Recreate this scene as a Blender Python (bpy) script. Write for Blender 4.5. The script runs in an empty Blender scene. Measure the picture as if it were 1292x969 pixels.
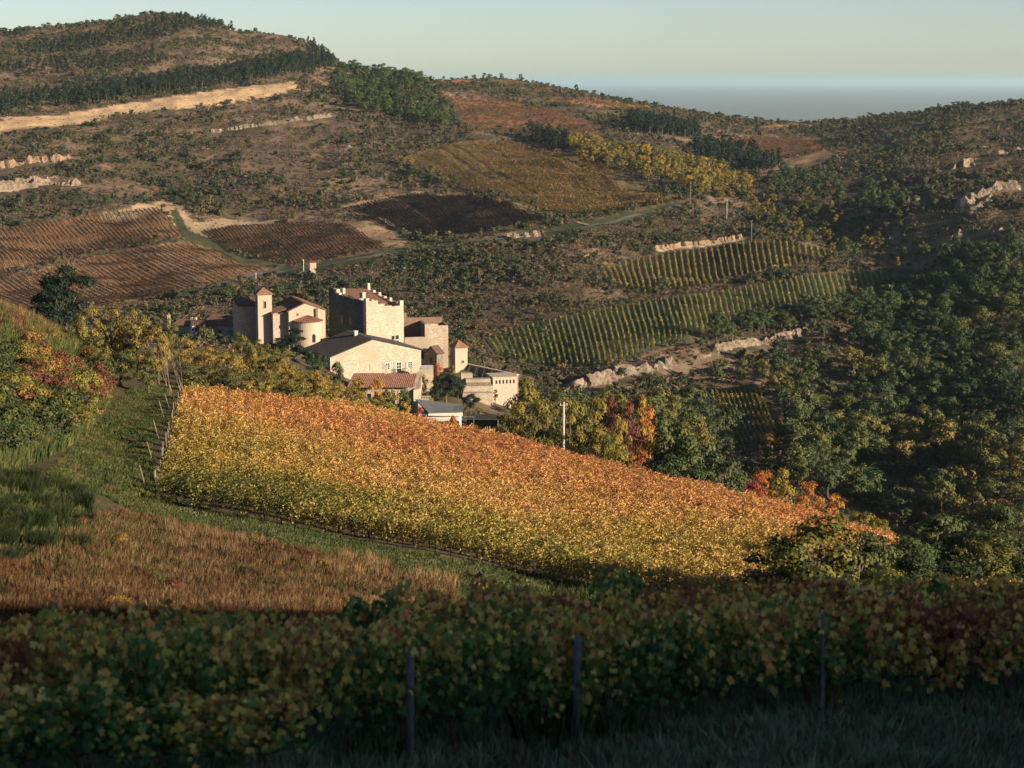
import bpy, math, random
import numpy as np
from mathutils import Vector, Matrix

# ------------------------------------------------------------------ camera, sky, sun, exposure
SC = bpy.context.scene
COL = SC.collection
FPX, CU, CV, HOR = 2400.0, 646.0, 484.5, 103.0      # focal length and centre in photograph pixels, horizon row
PITCH = math.atan((CV - HOR) / FPX)
cam_d = bpy.data.cameras.new('camera')
cam_d.sensor_width = 36.0
cam_d.lens = FPX / 1292.0 * 36.0
cam_d.clip_start = 0.5
cam_d.clip_end = 600000.0
cam_d.dof.use_dof = True
cam_d.dof.focus_distance = 300.0
cam_d.dof.aperture_fstop = 1.4
cam = bpy.data.objects.new('camera', cam_d)
cam.rotation_euler = (math.pi / 2 - PITCH, 0, 0)
COL.objects.link(cam)
SC.camera = cam

SUN_EL = math.radians(15.0)
SUN_AZ = math.atan2(0.85, -0.53)                    # clockwise from +Y (view direction): right and a little behind
SUN = Vector((math.sin(SUN_AZ) * math.cos(SUN_EL), math.cos(SUN_AZ) * math.cos(SUN_EL), math.sin(SUN_EL)))
w = bpy.data.worlds.new('World')
SC.world = w
w.use_nodes = True
nt = w.node_tree
nt.nodes.clear()
sky = nt.nodes.new('ShaderNodeTexSky')
sky.sky_type = 'NISHITA'
sky.sun_disc = False
sky.sun_elevation = SUN_EL
sky.sun_rotation = SUN_AZ
sky.altitude = 700
sky.air_density = 0.72
sky.dust_density = 0.7
sky.ozone_density = 0.45
bg = nt.nodes.new('ShaderNodeBackground')
bg.inputs['Strength'].default_value = 0.05
wo = nt.nodes.new('ShaderNodeOutputWorld')
wb = nt.nodes.new('ShaderNodeMixRGB')               # white balance of the sky light
wb.blend_type = 'MULTIPLY'
wb.inputs[0].default_value = 1.0
wb.inputs[2].default_value = (0.96, 0.95, 1.0, 1)
nt.links.new(sky.outputs[0], wb.inputs[1])
nt.links.new(wb.outputs[0], bg.inputs[0])
nt.links.new(bg.outputs[0], wo.inputs[0])

sd = bpy.data.lights.new('sun', 'SUN')
sd.energy = 5.0
sd.angle = math.radians(0.53)
sd.color = (1.0, 0.83, 0.62)
so = bpy.data.objects.new('sun', sd)
so.rotation_euler = SUN.to_track_quat('Z', 'Y').to_euler()
COL.objects.link(so)

SC.view_settings.view_transform = 'Standard'
SC.view_settings.look = 'None'
SC.view_settings.gamma = 1.0
SC.view_settings.use_curve_mapping = False
SC.view_settings.exposure = 1.25
SC.render.engine = 'CYCLES'
SC.cycles.max_bounces = 5
SC.cycles.diffuse_bounces = 1
SC.cycles.glossy_bounces = 1
SC.cycles.transmission_bounces = 2
SC.cycles.volume_bounces = 0
SC.cycles.use_denoising = True

random.seed(7)
RNG = np.random.default_rng(11)

# ------------------------------------------------------------------ projection helpers
CP, SP = math.cos(PITCH), math.sin(PITCH)

def ray(px, py):
    """direction through a photograph pixel, scaled so that its Y is 1"""
    cx = (np.asarray(px, float) - CU) / FPX
    cy = (CV - np.asarray(py, float)) / FPX
    dy = CP + cy * SP
    dz = -SP + cy * CP
    return cx / dy, dz / dy

def P(px, py, Y):
    tx, tz = ray(px, py)
    return Vector((float(tx) * Y, Y, float(tz) * Y))

# ------------------------------------------------------------------ noise
def _hash(ix, iy, s):
    h = (ix.astype(np.int64) * 374761393 + iy.astype(np.int64) * 668265263 + s * 974711) & 0x7fffffff
    h = ((h ^ (h >> 13)) * 1274126177) & 0x7fffffff
    return ((h ^ (h >> 16)) & 0xffff) / 65535.0

def vnoise(x, y, s=0):
    x0 = np.floor(x); y0 = np.floor(y)
    fx = x - x0; fy = y - y0
    fx = fx * fx * (3 - 2 * fx); fy = fy * fy * (3 - 2 * fy)
    a = _hash(x0, y0, s); b = _hash(x0 + 1, y0, s); c = _hash(x0, y0 + 1, s); d = _hash(x0 + 1, y0 + 1, s)
    return a + (b - a) * fx + (c - a) * fy + (a - b - c + d) * fx * fy

def fbm(x, y, o=4, s=0):
    v = 0.0; a = 0.5; t = 0.0
    for k in range(o):
        v = v + a * vnoise(x, y, s + 17 * k); t += a
        x = x * 2.03 + 5.1; y = y * 2.03 + 9.7; a *= 0.5
    return v / t

# ------------------------------------------------------------------ terrain: heights known at surveyed points, smooth between
CTRL = []
def cp(*pts):
    for (px, py, Y) in pts:
        v = P(px, py, Y); CTRL.append((v.x, v.y, v.z))
# near bank with the vine rows
cp((0,985,30.5),(300,965,32),(646,940,34),(1000,905,36.2),(1292,885,38),(1292,975,33.6),(646,990,32))
cp((0,880,42),(646,860,43),(1292,830,45),(0,800,60),(300,792,63),(550,790,68),(800,800,75),(1100,800,80))
# brown grass slope and the track below the vineyard
cp((0,700,76),(0,620,92),(100,650,96),(200,645,115),(350,725,86),(400,692,102),(500,706,103),(600,732,102),(700,755,101),(450,765,76),(900,775,98),(1100,760,104),(1292,750,110))
# orange vineyard
cp((200,628,121),(330,662,113),(450,688,109),(600,714,106.5),(700,738,105),(195,560,146),(232,505,182),(450,522,214),(640,563,226),(800,607,210),(950,640,190),(1050,672,174),(1150,706,150),(500,612,155),(700,652,150),(900,700,132),(330,592,146),(1050,720,125))
# left mound and grass gap
cp((0,560,122),(60,560,132),(0,480,152),(60,478,166),(0,402,188),(60,424,196),(130,505,176),(150,560,146),(100,606,113),(185,522,166),(100,440,232),(160,478,205),(210,490,205))
# back of the vineyard, castle spur
cp((300,478,300),(250,450,330),(400,492,340),(450,508,400),(380,433,500),(500,505,455),(450,462,490),(585,464,490),(645,508,480),(560,532,430),(610,545,418),(680,570,380),(640,600,300),(720,610,290),(800,660,270),(950,700,260),(1050,730,250),(1150,760,230),(330,425,520),(250,430,520),(700,520,470))
# valley floor and the wood
cp((1150,662,455),(1292,668,425),(1000,606,478),(900,566,516),(960,494,585),(850,540,500),(760,540,490),(720,498,560),(870,463,612),(1030,424,660),(1000,450,640),(1000,532,545),(1100,562,530),(1230,604,480),(1292,545,520),(1150,502,580),(1292,462,600),(1150,422,680),(1292,382,700))
# vineyards across the valley
cp((640,462,600),(750,466,592),(870,432,632),(1000,392,702),(1150,356,832),(620,427,660),(750,397,702),(900,371,752),(1050,347,822),(1150,344,862),(560,405,700),(500,425,640),(770,363,776),(820,371,768),(930,351,820),(1050,323,900),(750,337,808),(930,306,920),(1050,316,922),(880,306,930))
# slope behind the castle
cp((600,372,760),(450,352,805),(600,312,880),(350,352,832),(250,368,790),(250,402,680),(150,400,660),(330,346,850),(520,313,910),(740,286,962),(860,259,1022),(400,395,690))
# fields on the left
cp((0,377,778),(170,377,788),(330,341,862),(0,310,900),(200,302,930),(0,286,980),(200,263,1060),(250,302,958),(400,331,882),(500,306,930),(420,286,990))
cp((440,263,1060),(560,246,1100),(690,276,1010),(560,299,940),(520,201,1250),(610,181,1320),(850,256,1040),(720,271,1022),(560,241,1112),(700,216,1180))
cp((0,221,1180),(0,161,1380),(200,131,1480),(370,109,1580),(200,201,1250),(400,151,1430),(300,241,1120),(450,191,1290),(400,231,1150))
# summit and skyline
cp((0,44,1900),(0,100,1600),(100,33,1950),(220,20,2000),(300,43,1980),(380,52,1950),(425,84,1850),(470,92,1800),(520,101,1750),(300,90,1650),(150,100,1600))
cp((600,103,1950),(560,121,1600),(700,113,2000),(780,130,2000),(850,146,2000),(900,155,2050),(960,160,2100),(1050,155,1900),(1150,143,1750),(1292,135,1650))
cp((640,151,1500),(760,166,1450),(700,186,1300),(850,176,1400),(960,181,1500),(1040,186,1500),(950,211,1300),(900,241,1120),(950,261,1050),(1050,231,1150),(1050,271,1000),(1000,301,930))
cp((1150,181,1350),(1292,181,1250),(1200,216,1080),(1292,241,950),(1250,271,900),(1292,301,830),(1150,301,900),(1200,351,790))
# beyond the skyline the land drops to the plain
for px in range(-900, 2300, 200):
    cp((px, 215, 2700), (px, 190, 3400))
cp((220,75,2300),(0,95,2300),(450,120,2150),(700,140,2300),(960,180,2350),(1200,165,2100))
# outside the picture
for k in (-350, -1000):
    cp((k,700,76),(k,600,95),(k,470,155),(k,400,210),(k,440,300),(k,430,520),(k,400,660),(k,377,778),(k,310,900),(k,220,1180),(k,150,1400),(k,60,1900))
for k in (1650, 2300):
    cp((k,690,420),(k,560,520),(k,450,610),(k,370,710),(k,290,850),(k,230,1000),(k,170,1250),(k,125,1700))
for q in ((60,-25,19),(60,-12,15.5),(60,0,12),(60,9,9),(60,19,4.2),(60,26,1.0),(60,35,-2.2),(60,50,-6.6),(60,63,-11.5),(60,75,-18),(60,90,-27),(60,105,-33),(80,150,-55),(150,150,-72),(200,220,-92),(200,100,-70),(130,30,-12),(140,-40,10),
          (34,45,-15),(32,25,-8),(30,70,-23),(40,95,-30),(0,25,-10.6),(0,14,-7),(0,6,-3.6),(6,8,-4.2),(-6,8,-4.2),(20,20,-8),(25,5,-1),(10,0,-1.5),(-10,0,-2.5),(0,3,-2.4),(3,0,-1.8),(-3,0,-2),(0,-3,-1.2),
          (-20,20,-8.5),(-40,40,-12),(-30,0,-4),(-60,100,-19),(-100,200,-21),(-100,60,-14),(0,-20,3),(0,-60,10),(-60,-50,4),(60,-60,22),(0,-250,30),(-250,0,-15),(-200,-200,10),(300,-100,-20),(250,-300,20),
          (300,300,-102),(400,100,-70),(-300,300,-45),(-500,500,-70),(-800,300,-60),(0,-900,30),(-900,-300,10),(900,-300,-40),(700,600,-60),(0,-3000,-60),(-3000,0,-100),(3000,0,-130),(-2200,-2200,-100),(2200,-2200,-120)):
    CTRL.append(q)
CTRL = np.array(CTRL, float)
KA = 4.0
def _feat(x, y):
    th = np.arctan2(x, y); r = np.hypot(x, y)
    return th, r
_th, _r = _feat(CTRL[:, 0], CTRL[:, 1])
_cx = np.concatenate([_th * KA] + [(_th[np.abs(_th) > 2.0] - 2 * np.pi * np.sign(_th[np.abs(_th) > 2.0])) * KA])
_cy = np.concatenate([np.log(_r), np.log(_r[np.abs(_th) > 2.0])])
_ct = CTRL[:, 2] / _r
_ct = np.concatenate([_ct, _ct[np.abs(_th) > 2.0]])
_n = len(_cx)
def _tps(d2):
    return np.where(d2 > 1e-12, 0.5 * d2 * np.log(d2 + 1e-12), 0.0)
_A = np.zeros((_n + 3, _n + 3))
_A[:_n, :_n] = _tps((_cx[:, None] - _cx[None]) ** 2 + (_cy[:, None] - _cy[None]) ** 2) + np.eye(_n) * 2e-4
_A[:_n, _n] = 1; _A[:_n, _n + 1] = _cx; _A[:_n, _n + 2] = _cy
_A[_n:, :_n] = _A[:_n, _n:].T
_W = np.linalg.solve(_A, np.concatenate([_ct, np.zeros(3)]))

def height_exact(x, y):
    th, r = _feat(x, y)
    fx = th * KA; fy = np.log(r)
    out = np.empty(fx.shape)
    flx, fly, flo = fx.ravel(), fy.ravel(), out.ravel()
    for i in range(0, flx.size, 40000):
        a, b = flx[i:i + 40000], fly[i:i + 40000]
        flo[i:i + 40000] = _tps((a[:, None] - _cx[None]) ** 2 + (b[:, None] - _cy[None]) ** 2) @ _W[:_n] + _W[_n] + a * _W[_n + 1] + b * _W[_n + 2]
    z = out.reshape(fx.shape) * r
    amp = np.clip((r - 420) / 700, 0, 1)
    z = z + amp * ((fbm(x / 70, y / 70, 4, 3) - 0.5) * 13 + (fbm(x / 18, y / 18, 3, 8) - 0.5) * 3.2)
    z = z + np.clip((r - 40) / 60, 0, 1) * (fbm(x / 6, y / 6, 3, 5) - 0.5) * 0.7
    k = np.clip((r - 2500) / 900, 0, 1); k = k * k * (3 - 2 * k)
    return z * (1 - k) + (-190.0) * k

TH = np.concatenate([np.radians(np.linspace(-180, -40, 36)[:-1]), np.radians(np.linspace(-40, -17, 60)[:-1]), np.radians(np.linspace(-17, 17, 520)),
                     np.radians(np.linspace(17, 40, 60)[1:]), np.radians(np.linspace(40, 180, 36)[1:])])
LR = np.concatenate([np.arange(math.log(2.5), math.log(420), 0.0135), np.arange(math.log(420), math.log(2250), 0.0052), np.linspace(math.log(2250), math.log(3500), 16)])
NR = len(LR)
_R, _T = np.meshgrid(np.exp(LR), TH, indexing='ij')
GX = _R * np.sin(_T); GY = _R * np.cos(_T)
GZ = height_exact(GX, GY)
GZ[:, -1] = GZ[:, 0]

def H(x, y):
    """terrain height (bilinear on the mesh grid)"""
    x = np.asarray(x, float); y = np.asarray(y, float)
    th = np.arctan2(x, y); lr = np.log(np.maximum(np.hypot(x, y), 2.6))
    i = np.clip(np.interp(lr, LR, np.arange(NR)), 0, NR - 1.001)
    j = np.clip(np.interp(th, TH, np.arange(len(TH))), 0, len(TH) - 1.001)
    i0 = i.astype(int); j0 = j.astype(int); fi = i - i0; fj = j - j0
    return (GZ[i0, j0] * (1 - fi) * (1 - fj) + GZ[i0 + 1, j0] * fi * (1 - fj) + GZ[i0, j0 + 1] * (1 - fi) * fj + GZ[i0 + 1, j0 + 1] * fi * fj)

_YS = np.exp(np.linspace(math.log(26), math.log(3400), 2600))
def G(px, py, ymin=26, ymax=3400):
    """where the sight line through a photograph pixel meets the ground"""
    tx, tz = ray(px, py)
    tx, tz = float(tx), float(tz)
    ys = _YS[(_YS >= ymin) & (_YS <= ymax)]
    d = tz * ys - H(tx * ys, ys)
    k = np.nonzero(d < 0)[0]
    if not len(k):                                   # just over the crest: the crest itself
        k = int(np.argmin(d / ys)); Y = ys[k]
        return Vector((tx * Y, Y, float(H(tx * Y, Y))))
    k = k[0]
    if k > 0:
        a, b = d[k - 1], d[k]
        Y = ys[k - 1] + (ys[k] - ys[k - 1]) * (a / (a - b) if a != b else 0)
    else:
        Y = ys[0]
    return Vector((tx * Y, Y, float(H(tx * Y, Y))))

def poly_world(pts, ymin=26, ymax=3400, sub=4):
    out = []
    n = len(pts)
    for i in range(n):
        a, b = pts[i], pts[(i + 1) % n]
        for k in range(sub):
            f = k / sub
            g = G(a[0] + (b[0] - a[0]) * f, a[1] + (b[1] - a[1]) * f, ymin, ymax)
            out.append((g.x, g.y))
    return np.array(out)

def inside(poly, x, y):
    x = np.asarray(x); y = np.asarray(y)
    r = np.zeros(x.shape, bool)
    n = len(poly)
    for i in range(n):
        x1, y1 = poly[i]; x2, y2 = poly[(i + 1) % n]
        c = ((y1 > y) != (y2 > y))
        with np.errstate(divide='ignore', invalid='ignore'):
            r ^= c & (x < (x2 - x1) * (y - y1) / ((y2 - y1) or 1e-9) + x1)
    return r

def pix(x, y, z):
    """photograph pixel of world points"""
    x = np.asarray(x, float); y = np.asarray(y, float); z = np.asarray(z, float)
    f = y * CP - z * SP
    return CU + FPX * x / f, CV - FPX * (y * SP + z * CP) / f

# ------------------------------------------------------------------ mesh and object helpers
def np_mesh(name, V, F, mats=(), attrs=None, smooth=False, mi=None):
    """mesh from arrays; F is an (n,k) array or a list of index lists"""
    me = bpy.data.meshes.new(name)
    V = np.asarray(V, float)
    if isinstance(F, np.ndarray):
        n, k = F.shape
        me.vertices.add(len(V)); me.vertices.foreach_set('co', V.ravel())
        me.loops.add(n * k); me.loops.foreach_set('vertex_index', F.ravel().astype(np.int32))
        me.polygons.add(n)
        me.polygons.foreach_set('loop_start', np.arange(0, n * k, k, dtype=np.int32))
        me.polygons.foreach_set('loop_total', np.full(n, k, dtype=np.int32))
        me.update(calc_edges=True)
    else:
        me.from_pydata([tuple(v) for v in V], [], [list(f) for f in F]); me.update()
    for m in mats: me.materials.append(m)
    if mi is not None: me.polygons.foreach_set('material_index', np.asarray(mi, dtype=np.int32))
    if attrs:
        for nm, (dom, typ, arr) in attrs.items():
            a = me.attributes.new(nm, typ, dom)
            a.data.foreach_set({'FLOAT': 'value', 'INT': 'value', 'FLOAT_COLOR': 'color', 'FLOAT_VECTOR': 'vector'}[typ], np.asarray(arr, dtype=np.int32 if typ == 'INT' else np.float32).ravel())
    if smooth: me.polygons.foreach_set('use_smooth', np.ones(len(me.polygons), bool))
    return me

def tag(o, label=None, cat=None, group=None, kind=None):
    if label: o['label'] = label
    if cat: o['category'] = cat
    if group: o['group'] = group
    if kind: o['kind'] = kind
    return o

def link(name, me, parent=None, loc=(0, 0, 0), rz=0.0, sc=(1, 1, 1)):
    o = bpy.data.objects.new(name, me)
    COL.objects.link(o)
    o.location = loc; o.rotation_euler = (0, 0, rz); o.scale = sc
    if parent is not None: o.parent = parent
    return o

def thing(name, parts, loc, rz=0.0, sc=(1, 1, 1), label=None, cat=None, group=None, tint=0.5):
    """an Empty at the base of a thing with its parts (name, mesh) below it"""
    r = link(name, None, None, loc, rz, sc)
    r.empty_display_size = 0.3
    tag(r, label, cat, group)
    for nm, me in parts:
        c = link(nm, me, r)
        c['tint'] = float(tint)
    return r

class MB:
    def __init__(s): s.V = []; s.F = []
    def add(s, V, F):
        b = len(s.V); s.V += [tuple(v) for v in V]; s.F += [[b + i for i in f] for f in F]; return s
    def box(s, x0, x1, y0, y1, z0, z1):
        return s.add([(x0,y0,z0),(x1,y0,z0),(x1,y1,z0),(x0,y1,z0),(x0,y0,z1),(x1,y0,z1),(x1,y1,z1),(x0,y1,z1)],
                     [(0,3,2,1),(4,5,6,7),(0,1,5,4),(1,2,6,5),(2,3,7,6),(3,0,4,7)])
    def prism(s, pts, z0, tops):
        """footprint counter-clockwise, one top height for each corner"""
        n = len(pts)
        if not hasattr(tops, '__len__'): tops = [tops] * n
        V = [(p[0], p[1], z0) for p in pts] + [(p[0], p[1], t) for p, t in zip(pts, tops)]
        return s.add(V, [list(range(n))[::-1], list(range(n, 2 * n))] + [(i, (i + 1) % n, n + (i + 1) % n, n + i) for i in range(n)])
    def profile(s, pts, y0, y1):
        """outline in x,z (counter-clockwise seen from -y) extruded from y0 to y1"""
        n = len(pts)
        V = [(p[0], y0, p[1]) for p in pts] + [(p[0], y1, p[1]) for p in pts]
        return s.add(V, [list(range(n)), list(range(n, 2 * n))[::-1]] + [(i, n + i, n + (i + 1) % n, (i + 1) % n) for i in range(n)])
    def tube(s, path, rad, k=6):
        b = len(s.V); m = len(path)
        for i, p in enumerate(path):
            a = Vector(path[max(i - 1, 0)]); c = Vector(path[min(i + 1, m - 1)])
            d = (c - a).normalized()
            u = d.orthogonal().normalized(); v = d.cross(u)
            r = rad[i] if hasattr(rad, '__len__') else rad
            for j in range(k):
                t = 2 * math.pi * j / k
                s.V.append(tuple(Vector(p) + (u * math.cos(t) + v * math.sin(t)) * r))
        for i in range(m - 1):
            for j in range(k):
                s.F.append([b + i * k + j, b + i * k + (j + 1) % k, b + (i + 1) * k + (j + 1) % k, b + (i + 1) * k + j])
        s.F.append([b + j for j in range(k)][::-1]); s.F.append([b + (m - 1) * k + j for j in range(k)])
        return s
    def mesh(s, name, mat, smooth=False):
        return np_mesh(name, np.array(s.V), s.F, [mat], smooth=smooth)

# ------------------------------------------------------------------ materials
def new_mat(name):
    m = bpy.data.materials.new(name); m.use_nodes = True
    n = m.node_tree.nodes; n.clear()
    out = n.new('ShaderNodeOutputMaterial')
    b = n.new('ShaderNodeBsdfPrincipled')
    b.inputs['Roughness'].default_value = 0.85
    b.inputs['Specular IOR Level'].default_value = 0.2
    m.node_tree.links.new(b.outputs[0], out.inputs[0])
    return m, n, m.node_tree.links, b, out

def ramp_node(n, stops):
    r = n.new('ShaderNodeValToRGB')
    e = r.color_ramp.elements
    while len(e) > 1: e.remove(e[-1])
    e[0].position = stops[0][0]; e[0].color = (*stops[0][1], 1)
    for p, c in stops[1:]:
        x = e.new(p); x.color = (*c, 1)
    return r

def math_node(n, l, op, a, b=None):
    m = n.new('ShaderNodeMath'); m.operation = op
    for i, v in enumerate((a, b)):
        if v is None: continue
        if isinstance(v, (int, float)): m.inputs[i].default_value = v
        else: l.new(v, m.inputs[i])
    return m.outputs[0]

def foliage(name, stops, trans=0.22, lrw=0.4, patch=0.0, pscale=0.05):
    """leaf colour from the plant's own tint, a value for each leaf and, where asked, patches across the ground"""
    m, n, l, b, out = new_mat(name)
    at = n.new('ShaderNodeAttribute'); at.attribute_type = 'INSTANCER'; at.attribute_name = 'tint'
    lr = n.new('ShaderNodeAttribute'); lr.attribute_type = 'GEOMETRY'; lr.attribute_name = 'lr'
    f = math_node(n, l, 'MULTIPLY', math_node(n, l, 'SUBTRACT', lr.outputs['Fac'], 0.5), lrw)
    f = math_node(n, l, 'ADD', f, at.outputs['Fac'])
    if patch:
        g = n.new('ShaderNodeNewGeometry'); tx = n.new('ShaderNodeTexNoise')
        tx.inputs['Scale'].default_value = pscale; tx.inputs['Detail'].default_value = 3
        l.new(g.outputs['Position'], tx.inputs['Vector'])
        f = math_node(n, l, 'ADD', f, math_node(n, l, 'MULTIPLY', math_node(n, l, 'SUBTRACT', tx.outputs[0], 0.5), patch))
    r = ramp_node(n, stops); l.new(f, r.inputs[0])
    l.new(r.outputs[0], b.inputs['Base Color'])
    b.inputs['Roughness'].default_value = 0.6
    if trans:
        t = n.new('ShaderNodeBsdfTranslucent'); l.new(r.outputs[0], t.inputs[0])
        mx = n.new('ShaderNodeMixShader'); mx.inputs[0].default_value = trans
        l.new(b.outputs[0], mx.inputs[1]); l.new(t.outputs[0], mx.inputs[2]); l.new(mx.outputs[0], out.inputs[0])
    return m

def stony(name, c1, c2, scale=1.2, rough=0.9, bump=0.4, courses=0.0, stain=None):
    """masonry, plaster, earth: noise between two tones, optional courses of stone"""
    m, n, l, b, out = new_mat(name)
    g = n.new('ShaderNodeNewGeometry')
    t1 = n.new('ShaderNodeTexNoise'); t1.inputs['Scale'].default_value = scale; t1.inputs['Detail'].default_value = 6; t1.inputs['Roughness'].default_value = 0.65
    l.new(g.outputs['Position'], t1.inputs['Vector'])
    r = ramp_node(n, [(0.3, c1), (0.7, c2)]); l.new(t1.outputs[0], r.inputs[0])
    col = r.outputs[0]
    hgt = t1.outputs[0]
    if courses:
        mp = n.new('ShaderNodeMapping'); mp.inputs['Scale'].default_value = (courses, courses, courses * 1.9)
        l.new(g.outputs['Position'], mp.inputs['Vector'])
        vo = n.new('ShaderNodeTexVoronoi'); vo.inputs['Scale'].default_value = 1.0
        l.new(mp.outputs[0], vo.inputs['Vector'])
        hs = n.new('ShaderNodeHueSaturation'); l.new(col, hs.inputs['Color'])
        sp = n.new('ShaderNodeSeparateColor'); l.new(vo.outputs['Color'], sp.inputs[0])
        l.new(math_node(n, l, 'ADD', math_node(n, l, 'MULTIPLY', sp.outputs[0], 0.46), 0.76), hs.inputs['Value'])
        col = hs.outputs[0]
        hgt = math_node(n, l, 'SUBTRACT', t1.outputs[0], math_node(n, l, 'MULTIPLY', vo.outputs['Distance'], 0.8))
    if stain:
        t2 = n.new('ShaderNodeTexNoise'); t2.inputs['Scale'].default_value = 0.25; t2.inputs['Detail'].default_value = 5
        mp2 = n.new('ShaderNodeMapping'); mp2.inputs['Scale'].default_value = (1, 1, 0.35); l.new(g.outputs['Position'], mp2.inputs['Vector']); l.new(mp2.outputs[0], t2.inputs['Vector'])
        rr = ramp_node(n, [(0.48, (0, 0, 0)), (0.66, (1, 1, 1))]); l.new(t2.outputs[0], rr.inputs[0])
        mm = n.new('ShaderNodeMixRGB'); l.new(rr.outputs[0], mm.inputs[0]); l.new(col, mm.inputs[1]); mm.inputs[2].default_value = (*stain, 1)
        col = mm.outputs[0]
    l.new(col, b.inputs['Base Color'])
    b.inputs['Roughness'].default_value = rough
    bp = n.new('ShaderNodeBump'); bp.inputs['Strength'].default_value = bump; bp.inputs['Distance'].default_value = 0.15
    l.new(hgt, bp.inputs['Height']); l.new(bp.outputs[0], b.inputs['Normal'])
    return m

M = {}
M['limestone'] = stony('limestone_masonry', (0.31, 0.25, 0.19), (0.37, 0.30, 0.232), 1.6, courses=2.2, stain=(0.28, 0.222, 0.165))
M['render_wall'] = stony('old_render', (0.34, 0.272, 0.205), (0.39, 0.315, 0.24), 1.4, courses=2.4, stain=(0.32, 0.252, 0.187))
M['pale_stone'] = stony('pale_stone', (0.34, 0.275, 0.21), (0.44, 0.365, 0.285), 1.5)
M['plaster'] = stony('plaster', (0.34, 0.27, 0.20), (0.39, 0.315, 0.24), 0.5, bump=0.15)
M['white_wall'] = stony('white_wall', (0.46, 0.41, 0.35), (0.54, 0.49, 0.43), 0.6, bump=0.1)
M['dark_and_shade_stone'] = stony('dark_and_shade_stone', (0.12, 0.10, 0.08), (0.2, 0.16, 0.12), 1.1, courses=2.0)  # dark tone also serves as shade on annex stub, gable block, terrace wall
M['shade_brown_render'] = stony('shade_brown_render', (0.14, 0.09, 0.06), (0.2, 0.13, 0.09), 0.9)  # dark tone puts shade into the annex room walls and church recess
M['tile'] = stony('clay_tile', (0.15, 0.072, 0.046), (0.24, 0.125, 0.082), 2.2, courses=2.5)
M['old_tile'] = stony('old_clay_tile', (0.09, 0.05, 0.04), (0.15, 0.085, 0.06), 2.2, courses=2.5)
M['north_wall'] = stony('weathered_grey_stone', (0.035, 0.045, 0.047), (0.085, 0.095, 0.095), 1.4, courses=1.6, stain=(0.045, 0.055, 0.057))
M['dark_roof'] = stony('dark_shade_tile', (0.03, 0.028, 0.028), (0.06, 0.052, 0.05), 2.0, courses=2.5)  # near-black tone puts the gabled house roof's shade into its colour
M['slate_roof'] = stony('grey_roof_sheet', (0.09, 0.10, 0.105), (0.13, 0.14, 0.145), 0.7, bump=0.1)
M['shutter'] = stony('shutter_paint', (0.25, 0.26, 0.21), (0.31, 0.31, 0.26), 3, bump=0.05)
M['white_frame'] = stony('white_frame', (0.62, 0.60, 0.56), (0.7, 0.68, 0.64), 3, bump=0.02)
M['iron'] = stony('dark_iron', (0.03, 0.03, 0.032), (0.05, 0.05, 0.05), 3, bump=0.02)
M['wood'] = stony('weathered_wood', (0.13, 0.10, 0.07), (0.24, 0.19, 0.14), 6, bump=0.3)
M['grey_wood'] = stony('grey_wood', (0.14, 0.14, 0.135), (0.24, 0.24, 0.23), 8, bump=0.3)
M['concrete'] = stony('concrete', (0.33, 0.31, 0.28), (0.42, 0.40, 0.36), 2)
M['bark'] = stony('bark', (0.06, 0.045, 0.032), (0.12, 0.095, 0.07), 5)
M['pale_bark'] = stony('dry_twigs', (0.13, 0.10, 0.07), (0.22, 0.17, 0.12), 5)
M['rock'] = stony('limestone_rock', (0.12, 0.092, 0.066), (0.25, 0.197, 0.14), 0.9, bump=0.8, courses=0.5, stain=(0.13, 0.10, 0.07))
M['rock_warm'] = stony('ochre_rock', (0.17, 0.115, 0.07), (0.29, 0.205, 0.13), 0.9, bump=0.7, stain=(0.17, 0.11, 0.07))
m, n, l, b, out = new_mat('window_glass'); b.inputs['Base Color'].default_value = (0.015, 0.018, 0.02, 1); b.inputs['Roughness'].default_value = 0.12; b.inputs['Specular IOR Level'].default_value = 0.5
M['glass'] = m
m, n, l, b, out = new_mat('interior_dark'); b.inputs['Base Color'].default_value = (0.02, 0.017, 0.014, 1)
M['dark'] = m

G0, G1, G2 = (0.012, 0.022, 0.008), (0.028, 0.042, 0.013), (0.055, 0.065, 0.018)
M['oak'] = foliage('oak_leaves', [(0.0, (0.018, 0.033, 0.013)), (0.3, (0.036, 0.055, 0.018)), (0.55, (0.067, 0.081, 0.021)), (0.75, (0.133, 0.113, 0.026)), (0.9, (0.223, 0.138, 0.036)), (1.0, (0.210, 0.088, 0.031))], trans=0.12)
M['autumn'] = foliage('autumn_leaves', [(0.0, (0.045, 0.055, 0.012)), (0.22, (0.129, 0.114, 0.018)), (0.42, (0.299, 0.189, 0.025)), (0.6, (0.379, 0.170, 0.029)), (0.76, (0.279, 0.080, 0.025)), (0.88, (0.239, 0.040, 0.022)), (1.0, (0.085, 0.028, 0.020))], lrw=0.3, trans=0.15)
M['pine'] = foliage('pine_needles', [(0.0, (0.006, 0.014, 0.008)), (0.5, (0.014, 0.025, 0.011)), (1.0, (0.030, 0.040, 0.016))], trans=0.1)
M['scrub'] = foliage('scrub_leaves', [(0.0, (0.015, 0.028, 0.014)), (0.3, (0.034, 0.047, 0.020)), (0.55, (0.073, 0.069, 0.031)), (0.8, (0.114, 0.088, 0.042)), (1.0, (0.153, 0.078, 0.040))], patch=0.7, pscale=0.012, trans=0.2)
M['heath'] = foliage('heath_leaves', [(0.0, (0.040, 0.045, 0.025)), (0.4, (0.095, 0.077, 0.041)), (0.7, (0.155, 0.103, 0.062)), (1.0, (0.217, 0.111, 0.076))], trans=0.2, patch=0.8, pscale=0.02)
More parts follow.
